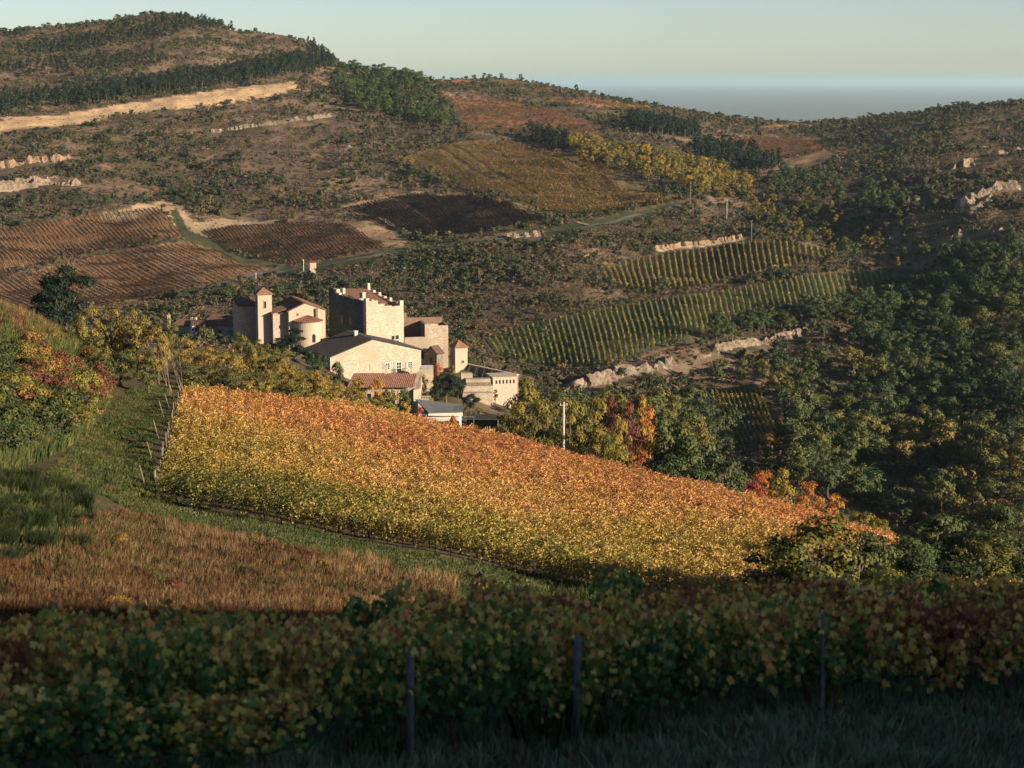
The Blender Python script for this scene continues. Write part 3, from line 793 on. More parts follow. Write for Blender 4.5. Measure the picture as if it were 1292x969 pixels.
ROW_RNG = np.random.default_rng(5)
def vine_rows(top, bot, n, mat, hgt, wid, per_m, leaf, label, group, ymin=600, tint=0.5, gap=0.0):
    for i in range(n):
        s = (i + 0.5) / n
        a = G(*[float(q) for q in polyline(top, s)], ymin); b = G(*[float(q) for q in polyline(bot, s)], ymin)
        L = math.hypot(b.x - a.x, b.y - a.y)
        m = max(12, int(L * per_m))
        f = ROW_RNG.uniform(0, 1, m)
        if gap: f = f[vnoise(f * L / 5.0, np.full(m, i * 3.7), 9) > gap]; m = len(f)
        dx, dy = (b.x - a.x) / L, (b.y - a.y) / L
        o = ROW_RNG.normal(size=m) * wid * 0.4
        x = a.x + (b.x - a.x) * f - dy * o; y = a.y + (b.y - a.y) * f + dx * o
        base = H(a.x + (b.x - a.x) * f, a.y + (b.y - a.y) * f)
        z = base + hgt * (0.25 + 0.75 * ROW_RNG.uniform(0, 1, m))
        org = np.array((a.x, a.y, a.z))
        C = np.stack([x, y, z], 1) - org
        N = np.stack([-dy * np.sign(o + 1e-6), dx * np.sign(o + 1e-6), 0.6 * np.ones(m)], 1) + ROW_RNG.normal(size=(m, 3)) * 0.4
        V, F = leaf_geo(C, N, leaf * ROW_RNG.uniform(0.7, 1.3, m), ROW_RNG)
        # the woody cordon that the leaves hang on
        nc = max(3, int(L / 4)); fc = np.linspace(0, 1, nc)
        cb = np.stack([a.x + (b.x - a.x) * fc, a.y + (b.y - a.y) * fc, np.zeros(nc)], 1); cb[:, 2] = H(cb[:, 0], cb[:, 1])
        off = [(-dy * q * .05, dx * q * .05, zz) for q, zz in ((-1, .45), (1, .45), (1, .62), (-1, .62))]
        CV_ = np.concatenate([cb - org + np.array(q) for q in off]); b0 = len(V)
        CF = np.array([[b0 + k_ * nc + i_, b0 + ((k_ + 1) % 4) * nc + i_, b0 + ((k_ + 1) % 4) * nc + i_ + 1, b0 + k_ * nc + i_ + 1] for k_ in range(4) for i_ in range(nc - 1)])
        V = np.concatenate([V, CV_]); F = np.concatenate([F, CF]); m = len(F)
        o_ = link('vine_row', np_mesh('vine_row', V, F, [mat], {'lr': ('FACE', 'FLOAT', ROW_RNG.uniform(0, 1, m))}), None, org)
        o_['tint'] = float(np.clip(tint + ROW_RNG.normal() * 0.06, 0, 1))
        tag(o_, label, 'vine row', group)

vine_rows([(-60,300),(0,291),(100,274),(200,263)], [(-14,358),(60,332),(150,312),(234,299)], 48, M['row_rust'], 1.35, 0.45, 8.0, 0.5,
          'rust brown vine row on bare orange soil of the upper hillside field', 'rows of the rust brown hillside vineyard', tint=0.45)
vine_rows([(-70,372),(0,354),(80,336),(170,316),(243,306)], [(20,400),(120,388),(200,374),(270,358),(334,341)], 50, M['row_rust'], 1.3, 0.42, 7.5, 0.5,
          'tan and brown vine row in the field above the roadside behind the conifer', 'rows of the brown roadside vineyard', tint=0.65)
vine_rows([(255,292),(300,286),(360,283),(434,282)], [(300,319),(340,330),(372,335),(430,324),(488,313)], 40, M['row_rust'], 1.3, 0.42, 7.5, 0.5,
          'brown vine row in the small field above the white hut', 'rows of the small vineyard above the hut', tint=0.5)
vine_rows([(430,265),(475,254),(520,245),(610,252)], [(536,300),(600,293),(650,284),(690,277)], 40, M['row_dark'], 1.4, 0.5, 7, 0.6,
          'almost black bare vine row in the darkest field above the castle', 'rows of the dark vineyard', tint=0.4)
vine_rows([(507,203),(560,185),(612,179),(690,200),(770,224)], [(712,272),(770,267),(820,260),(842,256),(850,254)], 62, M['row_mixed'], 1.6, 0.6, 6.5, 0.65,
          'yellow and olive vine row in the large field below the yellow trees', 'rows of the large yellow vineyard', tint=0.52)
vine_rows([(626,181),(642,180)], [(768,221),(790,217)], 9, M['row_mixed'], 1.4, 1.0, 3.6, 0.95,
          'golden vine row in the narrow strip beside the yellow trees', 'rows of the narrow golden strip', tint=0.7)
vine_rows([(754,338),(850,319),(930,307),(1000,306),(1050,316)], [(766,356),(815,371),(900,357),(1000,337),(1053,320)], 38, M['row_gold'], 1.6, 0.55, 6.5, 0.6,
          'golden vine row on dark soil in the upper field across the valley', 'rows of the upper gold vineyard', tint=0.6)
vine_rows([(613,428),(680,409),(760,393),(850,378),(930,367),(1030,348),(1090,342),(1150,349)], [(626,448),(690,462),(760,462),(840,435),(870,425),(930,405),(1000,386),(1080,369),(1156,352)], 76, M['row_green'], 1.65, 0.45, 9.0, 0.45,
          'green and yellow vine row in the long curved field across the valley', 'rows of the long curved vineyard', 500, tint=0.6, gap=0.2)
vine_rows([(893,492),(960,490)], [(922,561),(988,561)], 11, M['row_gold'], 1.5, 0.5, 6, 0.5,
          'pale gold vine row in the small shaded plot among the valley trees', 'rows of the small valley plot', 400, tint=0.6)

# ------------------------------------------------------------------ orange vineyard below the castle
A0 = np.array(G(200,634,100)[:2]); A1 = np.array(G(234,506,150)[:2])          # left end of the first and the last row
B0 = np.array(G(760,748,90)[:2])
rowdir = (B0 - A0) / np.linalg.norm(B0 - A0)
upd = A1 - A0
NROW = int(np.linalg.norm(upd - rowdir * (upd @ rowdir)) / 2.15)
vx, vy, vr = [], [], []
row_ends = []
for i in range(NROW + 26):
    f = i / NROW
    st = A0 + upd * f
    if f <= 1.0: row_ends.append(st)
    L = np.arange(0.7, 150, 1.12)
    q = st[None] + rowdir[None] * (L + RNG.uniform(-.12, .12, len(L)))[:, None]
    if f > 1.0:
        pass
    k = inside(ORCH, q[:, 0], q[:, 1]) if i > 0 else (L < 62)
    if f > 1.0: k &= inside(ORCH, q[:, 0], q[:, 1])
    vx.append(q[k, 0]); vy.append(q[k, 1]); vr.append(np.full(k.sum(), i))
vx = np.concatenate(vx); vy = np.concatenate(vy); vr = np.concatenate(vr)
vz = H(vx, vy)
ang = math.atan2(rowdir[1], rowdir[0])
# leaf colour of each vine: the low rows are still green and yellow, the high rows orange
up_n = np.array((-rowdir[1], rowdir[0])); up_n = up_n if up_n @ upd > 0 else -up_n
hgt_f = ((np.stack([vx, vy], 1) - A0) @ up_n) / 60.0
xf = ((np.stack([vx, vy], 1) - A0) @ rowdir) / 70.0
vt = 0.21 + 0.54 * np.clip(hgt_f * 1.15 + xf * 0.16, 0, 1) + (fbm(vx / 14, vy / 14, 3, 41) - 0.5) * 0.42 + RNG.normal(size=len(vx)) * 0.035
vt = np.clip(vt, 0.08, 0.86)
order = np.argsort(np.hypot(vx, vy) + RNG.uniform(0, 0.5, len(vx)))
own, rest = order[:160], order[160:]
for j in own:
    thing('grapevine', [('foliage', VINE[j % 6]), ('trunk', VINET[j % 2])], (vx[j], vy[j], vz[j]), ang + (math.pi if j % 3 == 0 else 0) + random.uniform(-.1, .1),
          (1, random.uniform(.85, 1.2), random.uniform(.86, 1.08)), 'yellow and orange grapevine along the low grassy edge of the large orange vineyard', 'grapevine', 'vines on the low edge of the orange vineyard', vt[j])
k = rest
scatter('vineyard_vines', VINE, np.stack([vx[k], vy[k], vz[k]], 1), ang + np.where(RNG.uniform(0, 1, len(k)) > .5, math.pi, 0) + RNG.normal(size=len(k)) * 0.06,
        np.stack([np.ones(len(k)), RNG.uniform(.85, 1.2, len(k)), RNG.uniform(.84, 1.12, len(k))], 1), vt[k], 'orange autumn vines filling the slope below the castle', 'vineyard')
print('vines', len(vx), 'rows', NROW)
# end posts
def post_mesh(h, r, seed, mat, square=False):
    rng = random.Random(seed); b = MB()
    b.tube([(0, 0, -0.3), (rng.uniform(-.01, .01), 0, h * .5), (rng.uniform(-.02, .02), rng.uniform(-.02, .02), h), (0.005, 0, h + r * .15)], [r, r * 1.02, r * .95, r * .7], 4 if square else 8)
    return b.mesh('post', mat, not square)
POST = [post_mesh(1.95, 0.038, i, M['wood']) for i in range(3)]
POSTG = post_mesh(2.1, 0.05, 9, M['grey_wood'])
ie = 0
for i, st in enumerate(row_ends):
    for kk in range((1, 2, 0, 1)[i % 4]):
        p = st - rowdir * (0.25 + kk * 0.9) + np.array((0, random.uniform(-.1, .1)))
        o = link('vineyard_post', POST[ie % 3], None, (p[0], p[1], float(H(p[0], p[1]))), random.uniform(0, 6), (1, 1, random.uniform(.85, 1.1)))
        o.rotation_euler = (random.uniform(-.05, .05), (-0.04 - 0.2 * kk) * random.uniform(0.2, 1.2), 0)
        tag(o, 'slanted wooden stake at a row end beside the grass strip of the orange vineyard' if kk else 'upright wooden end post beside the grass strip of the orange vineyard', 'post',
            'slanted row end stakes' if kk else 'row end posts of the orange vineyard')
        ie += 1
for (px_, py_, Y_) in ((299,520,168),(421,560,152),(393,545,162),(655,700,114),(745,705,112),(690,700,113),(905,690,128)):
    x_ = float(ray(px_, py_)[0]) * Y_
    o = link('vineyard_post', POST[ie % 3], None, (x_, Y_, float(H(x_, Y_))), 0, (1, 1, 1.02)); ie += 1
    tag(o, 'thin wooden stake standing between the vines inside the orange vineyard', 'post', 'stakes inside the orange vineyard')

# ------------------------------------------------------------------ foreground rows in the shade
R0 = np.array((-13.2, 28.9)); R1 = np.array((16.7, 40.1)); RD = (R1 - R0) / np.linalg.norm(R1 - R0); RNV = np.array((-RD[1], RD[0]))
fang = math.atan2(RD[1], RD[0])
NAMES = ['nearest', 'second', 'third', 'fourth']
for r_ in range(4):
    L = np.arange(0, np.linalg.norm(R1 - R0) + 3 * r_, 1.0)
    for q, s in enumerate(L):
        p = R0 + RD * (s + random.uniform(-.12, .12) - 1.2 * r_) + RNV * (2.3 * r_ + random.uniform(-.1, .1))
        z = float(H(p[0], p[1]))
        tx_ = p[0] / p[1]; pu = CU + FPX * tx_
        want = (772 if pu < 500 else 757) + random.uniform(-30, 24)
        zt_ = float(ray(pu, want)[1]) * p[1]
        hs_ = min(1.2, max(0.6, (zt_ - z) / 2.0))
        tint = 0.46 + 0.72 * float(fbm(np.array([p[0] / 3.0]), np.array([p[1] / 3.0]), 2, 5)[0] - 0.5) * 2 + random.uniform(-.1, .1) + 0.05 * r_
        thing('grapevine', [('foliage', FVINE[(q * 3 + r_) % 7]), ('trunk', FVINET[(q + r_) % 3])], (p[0], p[1], z), fang + (math.pi if random.random() > .5 else 0) + random.uniform(-.12, .12),
              (random.uniform(.95, 1.15), random.uniform(.8, 1.25), hs_ * random.uniform(.9, 1.06)),
              ('dim green and brown grapevine with bare trunk in the shaded row by the grassy verge', 'shaded grapevine whose top shows over the row by the grassy verge', 'shaded grapevine in the inner rows above the brown grass slope', 'shaded grapevine in the last row before the brown grass slope')[r_],
              'grapevine', '%s shaded vine row' % NAMES[r_], tint)
# a short nearer row that starts at the side of the verge
for q in range(11):
    p = R0 + RD * (q * 1.0 + random.uniform(-.1, .1) - 1.0) - RNV * (2.2 + random.uniform(-.1, .1))
    thing('grapevine', [('foliage', FVINE[(q * 5) % 7]), ('trunk', FVINET[q % 3])], (p[0], p[1], float(H(p[0], p[1]))), fang + random.uniform(-.15, .15), (1.05, random.uniform(.9, 1.25), random.uniform(.7, .95) * (1 if q < 8 else .8)),
          'green leafy grapevine in the short row that ends halfway along the verge', 'grapevine', 'vines of the short row on the verge', .3 + random.uniform(-.12, .25))
def row_post(px_, r_, me, h, label, name='vineyard_post'):
    # stands in the row where the sight line through px_ crosses it
    tx = float(ray(px_, 850)[0])
    o0 = R0 + RNV * (2.3 * r_ - 0.3)
    t_ = (tx * o0[1] - o0[0]) / (RD[0] - tx * RD[1])
    p = o0 + RD * t_
    o = link(name, me, None, (p[0], p[1], float(H(p[0], p[1]))), 0.4, (1, 1, h)); tag(o, label, 'post', None)
    o.rotation_euler = (random.uniform(-.02, .02), random.uniform(-.025, .025), 0.3)
FP1 = post_mesh(1.9, 0.075, 31, M['grey_wood']); FP2 = post_mesh(2.0, 0.045, 32, M['grey_wood'], True)
row_post(727, 0, FP1, 1.13, 'thick round grey wooden post rising from the shaded vine row')
row_post(1039, 0, FP2, 1.1, 'thin square grey stake by a pale grass tuft in the shaded vine row')
row_post(516, 0, FP1, 1.12, 'grey wooden post half hidden by leaves of the shaded vine row')
row_post(1118, 1, FP2, 1.1, 'thin grey stake showing behind the shaded vine row')
row_post(300, 1, FP2, 1.0, 'thin grey stake buried in the brown tops of shaded vines')
# trellis wires of the front row
for kk, hh in enumerate((0.8, 1.25, 1.65)):
    b = MB(); path = []
    for s in np.linspace(-1, 33, 17):
        p = R0 + RD * s - RNV * 0.1; path.append((p[0] - R0[0], p[1] - R0[1], float(H(p[0], p[1])) + hh - float(H(R0[0], R0[1]))))
    b.tube(path, 0.004, 4)
    o = link('trellis_wire', b.mesh('trellis_wire', M['iron']), None, (R0[0], R0[1], float(H(R0[0], R0[1]))))
    tag(o, ('lowest', 'middle', 'topmost')[kk] + ' thin wire stretched along the shaded vine row by the verge', 'wire')

# ------------------------------------------------------------------ trees and shrubs one by one
def plant(px_, top, Y_, wpx, kind, tint, label, cat, group=None, name='tree', rz=None, sink=0.0):
    """a tree whose crown top is seen at (px, top) when it stands Y metres away; wpx is its crown width in photograph pixels"""
    tx, tz = ray(px_, top); tx, tz = float(tx), float(tz)
    x = tx * Y_; z = float(H(x, Y_)) - sink
    h = max(0.8, tz * Y_ - z); wd = wpx * Y_ / FPX
    i = random.randrange(100)
    if kind == 'noak': parts, H0, W0 = [('crown', NOAK[i % 4]), ('trunk', OAKT[i % 3])], 8.4, 7.6
    elif kind == 'nfall': parts, H0, W0 = [('crown', NFALL[i % 4]), ('trunk', OAKT[i % 3])], 8.4, 7.2
    elif kind == 'nhedge': parts, H0, W0 = [('crown', NHEDGE[i % 5]), ('trunk', OAKT[i % 3])], 8.4, 7.2
    elif kind == 'ncon': parts, H0, W0 = [('crown', NCON[1]), ('trunk', OAKT[i % 3])], 9.0, 7.0
    elif kind == 'oak': parts, H0, W0 = [('crown', OAK[i % 6]), ('trunk', OAKT[i % 3])], 8.4, 7.2
    elif kind == 'fall': parts, H0, W0 = [('crown', FALL[i % 5]), ('trunk', OAKT[i % 3])], 8.4, 6.4
    elif kind == 'npine': parts, H0, W0 = [('crown', NPINE[i % 2]), ('trunk', OAKT[i % 3])], 8.7, 7.2
    elif kind == 'cypress': parts, H0, W0 = [('crown', CYPR), ('trunk', OAKT[i % 3])], 9.2, 3.6
    elif kind == 'poplar': parts, H0, W0 = [('crown', POPL[i % 3]), ('trunk', OAKT[i % 3])], 11.2, 3.8
    elif kind == 'shrub': parts, H0, W0 = [('foliage', SHRUB[i % 6]), ('stem', SHRUBT[i % 2])], 2.7, 3.2
    elif kind == 'broom': parts, H0, W0 = [('stems', BROOM[i % 4])], 2.0, 2.4
    return thing(name, parts, (x, Y_, z), random.uniform(0, 6.28) if rz is None else rz, (wd / W0, wd / W0, h / H0), label, cat, group, tint)

# autumn hedge line behind the orange vineyard
for (px_, top, Y_, w_, kind, tint, label) in (
    (664, 474, 340, 46, 'nfall', 0.20, 'yellow green tree below the castle terrace wall'),
    (690, 486, 315, 40, 'nfall', 0.17, 'olive tree between the terrace wall and the concrete pole'),
    (640, 508, 350, 34, 'nfall', 0.15, 'small olive tree at the foot of the terrace wall'),
    (722, 500, 262, 40, 'nfall', 0.24, 'yellow tree directly behind the tall concrete pole'),
    (746, 497, 268, 46, 'nfall', 0.21, 'broad yellow green tree beside the tall concrete pole'),
    (775, 501, 292, 46, 'nfall', 1.08, 'dark maroon tree behind the yellow hedge trees'),
    (795, 506, 296, 34, 'nfall', 1.02, 'small dark maroon tree next to the taller maroon one'),
    (783, 520, 262, 24, 'nfall', 0.36, 'bright yellow young tree in front of the maroon trees'),
    (812, 499, 330, 24, 'nfall', 0.50, 'orange tree tip standing behind the brick red tree'),
    (820, 512, 280, 38, 'nfall', 0.74, 'brick red tree between the maroon tree and the big dark oak'),
    (812, 532, 250, 30, 'nfall', 0.36, 'yellow rounded tree touching the big dark oak'),
    (752, 535, 246, 46, 'nfall', 0.19, 'low olive shrub along the upper vineyard edge by the pole'),
    (782, 546, 240, 46, 'nfall', 0.24, 'grey green shrub along the upper vineyard edge'),
    (806, 566, 232, 26, 'nfall', 0.70, 'reddish brown shrub beside the big dark oak'),
    (848, 514, 255, 70, 'noak', 0.56, 'large dark green oak with olive crown above the vineyard edge'),
    (880, 536, 246, 66, 'noak', 0.46, 'spreading dark oak in the middle of the oak clump'),
    (916, 560, 238, 62, 'noak', 0.38, 'dark oak at the low end of the oak clump'),
    (840, 565, 232, 44, 'noak', 0.28, 'dense dark green oak bush at the foot of the oak clump'),
    (880, 580, 226, 50, 'noak', 0.30, 'low dark green bush under the oak clump'),
    (952, 597, 220, 34, 'nfall', 0.88, 'bright crimson small tree by the oak clump'),
    (968, 590, 238, 26, 'nfall', 0.66, 'orange shrub behind the crimson small tree'),
    (992, 588, 214, 42, 'nfall', 0.28, 'lemon yellow small tree beside the crimson one'),
    (1022, 605, 206, 36, 'nfall', 0.66, 'orange red shrub next to the lemon yellow tree'),
    (1048, 622, 198, 34, 'nfall', 0.62, 'copper coloured shrub at the end of the hedge line'),
    (1088, 634, 192, 44, 'nfall', 0.18, 'olive brown shrub at the tip of the orange vineyard'),
    (1112, 648, 182, 30, 'nfall', 0.22, 'small olive shrub at the pointed end of the vineyard'),
    (978, 546, 520, 30, 'fall', 0.48, 'orange yellow tree beside the small valley plot'),
    (925, 512, 535, 26, 'oak', 0.25, 'round dark tree standing inside the small valley plot'),
    (712, 548, 250, 34, 'shrub', 0.50, 'low yellowish shrub at the foot of the concrete pole'),
    (690, 545, 256, 40, 'shrub', 0.42, 'olive shrub on the bank left of the concrete pole'),
    (660, 540, 300, 44, 'shrub', 0.40, 'green shrub on the bank below the terrace wall'),
    # trees at the near right
    (1030, 646, 97, 150, 'nfall', 0.11, 'leafy green bush with yellow leaves at the near edge of the orange vineyard'),
    (985, 664, 99, 100, 'noak', 0.40, 'dark green bush on the left of the leafy vineyard edge bush'),
    (1088, 662, 101, 100, 'noak', 0.42, 'dark bush between the leafy edge bush and the vineyard tip'),
    (1180, 645, 118, 100, 'noak', 0.50, 'grey green tree with lit tips beyond the vineyard tip'),
    (1150, 690, 108, 80, 'noak', 0.30, 'dark low tree under the grey green tree'),
    (1240, 672, 112, 100, 'nfall', 0.08, 'dark bush with orange leaves below the valley wood'),
    (1285, 660, 120, 90, 'noak', 0.40, 'green tree at the right end of the shaded bush row'),
    (1262, 635, 150, 60, 'noak', 0.42, 'small grey green tree behind the shaded bush row'),
    (1140, 668, 112, 110, 'noak', 0.38, 'dark bushy tree against the vineyard tip'), (1215, 660, 118, 120, 'noak', 0.44, 'broad dark tree in the shaded bush row'), (1278, 666, 115, 110, 'noak', 0.40, 'dark tree closing the shaded bush row'),
    (1120, 712, 98, 80, 'nfall', 0.2, 'olive bush with brown leaves just behind the shaded vines'),
    (1205, 706, 99, 80, 'noak', 0.32, 'dark bush just behind the shaded vine row posts'),
):
    plant(px_, top, Y_, w_ * (1.3 if 600 < px_ < 1130 and Y_ > 150 else 1.0), kind, tint, label, 'shrub' if 'shrub' in label or 'bush' in label else 'tree', name='shrub' if ('shrub' in label or 'bush' in label) else 'tree')

# left: conifer, yellow hedge, mound
plant(80, 326, 236, 84, 'ncon', 0.12, 'dark spreading pine standing against the brown fields', 'tree', name='pine_tree')
plant(66, 352, 230, 66, 'ncon', 0.1, 'dark lower pine crown beside the spreading pine', 'tree', name='pine_tree')
for (px_, top, Y_, w_, kind, tint, label) in (
    (110, 384, 205, 46, 'nhedge', 0.43, 'yellow brown bush next to the dark pine'),
    (140, 384, 210, 50, 'nhedge', 0.47, 'twiggy golden bush in the middle of the yellow clump'),
    (172, 388, 208, 46, 'nhedge', 0.49, 'thin brown leaved bush at the top of the grass strip'),
    (198, 408, 206, 40, 'nhedge', 0.52, 'faded brown bush right of the golden clump'),
    (150, 424, 192, 56, 'nhedge', 0.23, 'green yellow bush at the bottom of the golden clump'),
    (122, 430, 190, 40, 'nhedge', 0.36, 'golden low bush beside the rust mound'),
    (186, 446, 190, 40, 'nhedge', 0.27, 'olive low bush by the top of the grass strip'),
    (218, 398, 250, 34, 'nhedge', 0.33, 'slender olive tree in front of the village roofs'),
    (240, 425, 238, 44, 'nhedge', 0.52, 'brown orange bush below the village roofs'),
    (262, 431, 232, 44, 'nhedge', 0.60, 'orange brown bush in the hedge above the vineyard'),
    (288, 435, 228, 46, 'nhedge', 0.47, 'golden bush in the hedge above the vineyard'),
    (304, 411, 255, 30, 'nhedge', 0.32, 'tall yellow green tree in front of the dark house'),
    (322, 421, 246, 34, 'nhedge', 0.40, 'ragged yellow tree below the bell tower'),
    (340, 431, 240, 36, 'nhedge', 0.35, 'yellow green tree beside the dark cypress'),
    (358, 438, 232, 40, 'nhedge', 0.40, 'olive yellow bush below the church'),
    (230, 453, 218, 46, 'nhedge', 0.21, 'dark olive bush at the vineyard corner'),
    (262, 459, 214, 50, 'nhedge', 0.23, 'green bush along the top vineyard row'),
    (298, 459, 214, 50, 'nhedge', 0.30, 'olive bush along the top vineyard row'),
    (332, 463, 216, 50, 'nhedge', 0.35, 'brown olive bush along the top vineyard row'),
    (368, 462, 220, 46, 'nhedge', 0.47, 'brownish hedge bush left of the tiled house'),
    (396, 466, 226, 44, 'nhedge', 0.52, 'orange brown hedge bush left of the tiled house'),
    (420, 478, 228, 40, 'nhedge', 0.57, 'rust hedge bush in front of the long gabled house'),
    (444, 486, 232, 40, 'nhedge', 0.52, 'brown hedge bush below the tiled house'),
    (424, 452, 385, 24, 'oak', 0.45, 'green tree against the corner of the gabled house'),
    (405, 456, 380, 30, 'fall', 0.2, 'olive tree below the church apse'),
    (452, 476, 352, 26, 'fall', 0.36, 'bright yellow tree in front of the tiled roof'),
    (474, 474, 350, 26, 'fall', 0.52, 'orange brown tree in front of the tiled roof'),
    (492, 486, 346, 34, 'fall', 0.18, 'olive tree below the tiled roof'),
    (510, 484, 352, 22, 'oak', 0.42, 'green tree at the arcade of the tiled house'),
    (478, 496, 300, 34, 'fall', 0.24, 'yellow green shrub above the top of the vineyard'),
    (505, 506, 290, 34, 'fall', 0.42, 'reddish brown shrub above the top of the vineyard'),
    (534, 512, 330, 24, 'fall', 0.80, 'dark red shrub by the grey flat roof'),
    (572, 518, 355, 22, 'fall', 0.70, 'russet shrub in front of the white shed wall'),
    (563, 470, 446, 42, 'npine', 0.55, 'rounded green pine on the castle terrace'),
    (594, 496, 438, 26, 'npine', 0.60, 'smaller green pine beside the terrace steps'),
    (552, 486, 440, 26, 'npine', 0.5, 'green pine at the end of the tiled house'),
    (625, 490, 462, 9, 'fall', 0.22, 'yellow creeper hanging on the terrace wall'),
    (553, 455, 466, 14, 'fall', 0.75, 'dark russet shrub under the castle wall'),
    (536, 470, 448, 12, 'fall', 0.3, 'small yellow shrub between the two houses'),
    (570, 456, 468, 10, 'fall', 0.3, 'small olive shrub on the terrace lawn'),
    (594, 452, 500, 20, 'oak', 0.5, 'olive shrub right of the small turret'),
    (652, 505, 440, 20, 'fall', 0.25, 'yellow green shrub at the terrace corner'),
):
    plant(px_, top, Y_, w_, kind, tint, label, 'shrub' if 'shrub' in label or 'bush' in label or 'creeper' in label else 'tree', name='shrub' if ('shrub' in label or 'bush' in label) else ('creeper' if 'creeper' in label else 'tree'))
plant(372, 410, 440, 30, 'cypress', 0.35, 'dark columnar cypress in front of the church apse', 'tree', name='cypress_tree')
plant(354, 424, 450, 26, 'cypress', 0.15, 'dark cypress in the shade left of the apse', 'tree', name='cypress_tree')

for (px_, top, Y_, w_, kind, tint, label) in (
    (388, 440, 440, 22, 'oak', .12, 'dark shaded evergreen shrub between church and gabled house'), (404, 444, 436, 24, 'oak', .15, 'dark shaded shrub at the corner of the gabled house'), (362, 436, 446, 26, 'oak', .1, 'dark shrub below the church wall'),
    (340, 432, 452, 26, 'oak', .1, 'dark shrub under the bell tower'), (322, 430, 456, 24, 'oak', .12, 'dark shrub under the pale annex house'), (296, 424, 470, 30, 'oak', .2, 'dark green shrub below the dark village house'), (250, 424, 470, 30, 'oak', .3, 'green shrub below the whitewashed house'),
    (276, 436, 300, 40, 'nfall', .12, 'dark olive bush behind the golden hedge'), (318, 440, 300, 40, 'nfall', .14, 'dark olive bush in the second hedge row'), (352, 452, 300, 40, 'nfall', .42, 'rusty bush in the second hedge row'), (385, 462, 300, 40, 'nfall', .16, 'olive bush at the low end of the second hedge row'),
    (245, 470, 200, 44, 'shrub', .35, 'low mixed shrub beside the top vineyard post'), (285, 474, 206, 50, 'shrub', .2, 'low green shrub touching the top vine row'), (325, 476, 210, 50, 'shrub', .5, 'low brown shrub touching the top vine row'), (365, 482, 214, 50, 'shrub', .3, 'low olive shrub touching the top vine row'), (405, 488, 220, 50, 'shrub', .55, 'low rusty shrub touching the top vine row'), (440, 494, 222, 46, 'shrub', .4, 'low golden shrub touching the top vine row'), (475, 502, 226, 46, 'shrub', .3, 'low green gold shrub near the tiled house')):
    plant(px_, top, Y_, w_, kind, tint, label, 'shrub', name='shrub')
for (px_, top, Y_, w_, kind, tint, label) in (
    (600, 514, 428, 22, 'fall', .12, 'olive shrub below the stepped garden walls'), (614, 520, 424, 24, 'fall', .2, 'yellow olive shrub between carport and bastion'), (638, 524, 420, 26, 'fall', .1, 'green shrub at the foot of the bastion'), (586, 508, 436, 16, 'fall', .08, 'dark green shrub beside the smaller pine'),
    (544, 500, 430, 16, 'fall', .3, 'yellowing shrub below the balustraded terrace'), (578, 480, 452, 18, 'npine', .6, 'small green pine against the garden walls'), (628, 536, 400, 26, 'fall', .22, 'olive shrub beside the open carport'), (654, 528, 396, 26, 'fall', .16, 'green shrub on the slope under the bastion'),
    (396, 452, 420, 26, 'oak', .2, 'dark green shrub under the eaves of the gabled house')):
    plant(px_, top, Y_, w_, kind, tint, label, 'tree' if 'pine against' in label else 'shrub', name='pine_tree' if 'pine against' in label else 'shrub')
# bare grey saplings at the vineyard corner
def twiggy(seed, h):
    rng = random.Random(seed); b = MB()
    for i in range(4):
        x, y = rng.uniform(-.5, .5), rng.uniform(-.3, .3); lx = rng.uniform(-.9, -.1) * h * .45
        b.tube([(x, y, -.2), (x + lx * .4, y, h * .5), (x + lx, y + rng.uniform(-.3, .3), h * rng.uniform(.8, 1.1))], [.035, .024, .009], 5)
        for j in range(7):
            f = rng.uniform(.35, .9); p = (x + lx * f, y, h * f)
            b.tube([p, (p[0] + rng.uniform(-.7, .5), p[1] + rng.uniform(-.4, .4), p[2] + rng.uniform(.3, .9))], [.014, .006], 4)
    return b.mesh('bare_sapling', M['pale_bark'], True)
for (px_, Y_, h_, sd) in ((216, 186, 6.2, 1), (226, 192, 4.6, 2)):
    x = float(ray(px_, 480)[0]) * Y_
    tag(link('bare_sapling', twiggy(sd, h_), None, (x, Y_, float(H(x, Y_)))), ('tall' if sd == 1 else 'short') + ' bare pale sapling leaning over the vineyard corner', 'sapling')

# mound: rust and green shrubs
mx, my = spaced(MOUND, 2.35, 61)
for x, y in zip(mx, my):
    u, v = pix(x, y, H(x, y)); u = float(u); v = float(v)
    z = float(H(x, y))
    gr = float(fbm(np.array([x / 9.0]), np.array([y / 9.0]), 3, 66)[0])
    green = gr < 0.42 or v > 545 or u < 12
    tint = random.uniform(.05, .26) if green else random.choice((random.uniform(.32, .5), random.uniform(.82, 1.05)))
    if v < 425 and random.random() < .65: continue
    i = random.randrange(100)
    s = random.uniform(.7, 1.25) * (0.55 if v < 460 else 1.0)
    thing('shrub', [('foliage', SHRUB[i % 6]), ('stem', SHRUBT[i % 2])], (x, y, z), random.uniform(0, 6.28), (s, s, s * random.uniform(.75, 1.15)),
          'green leafy shrub among rust ones on the mound' if green else 'rust brown shrub on the grassy mound below the pine', 'shrub', 'green shrubs of the mound' if green else 'rust shrubs of the mound', tint)
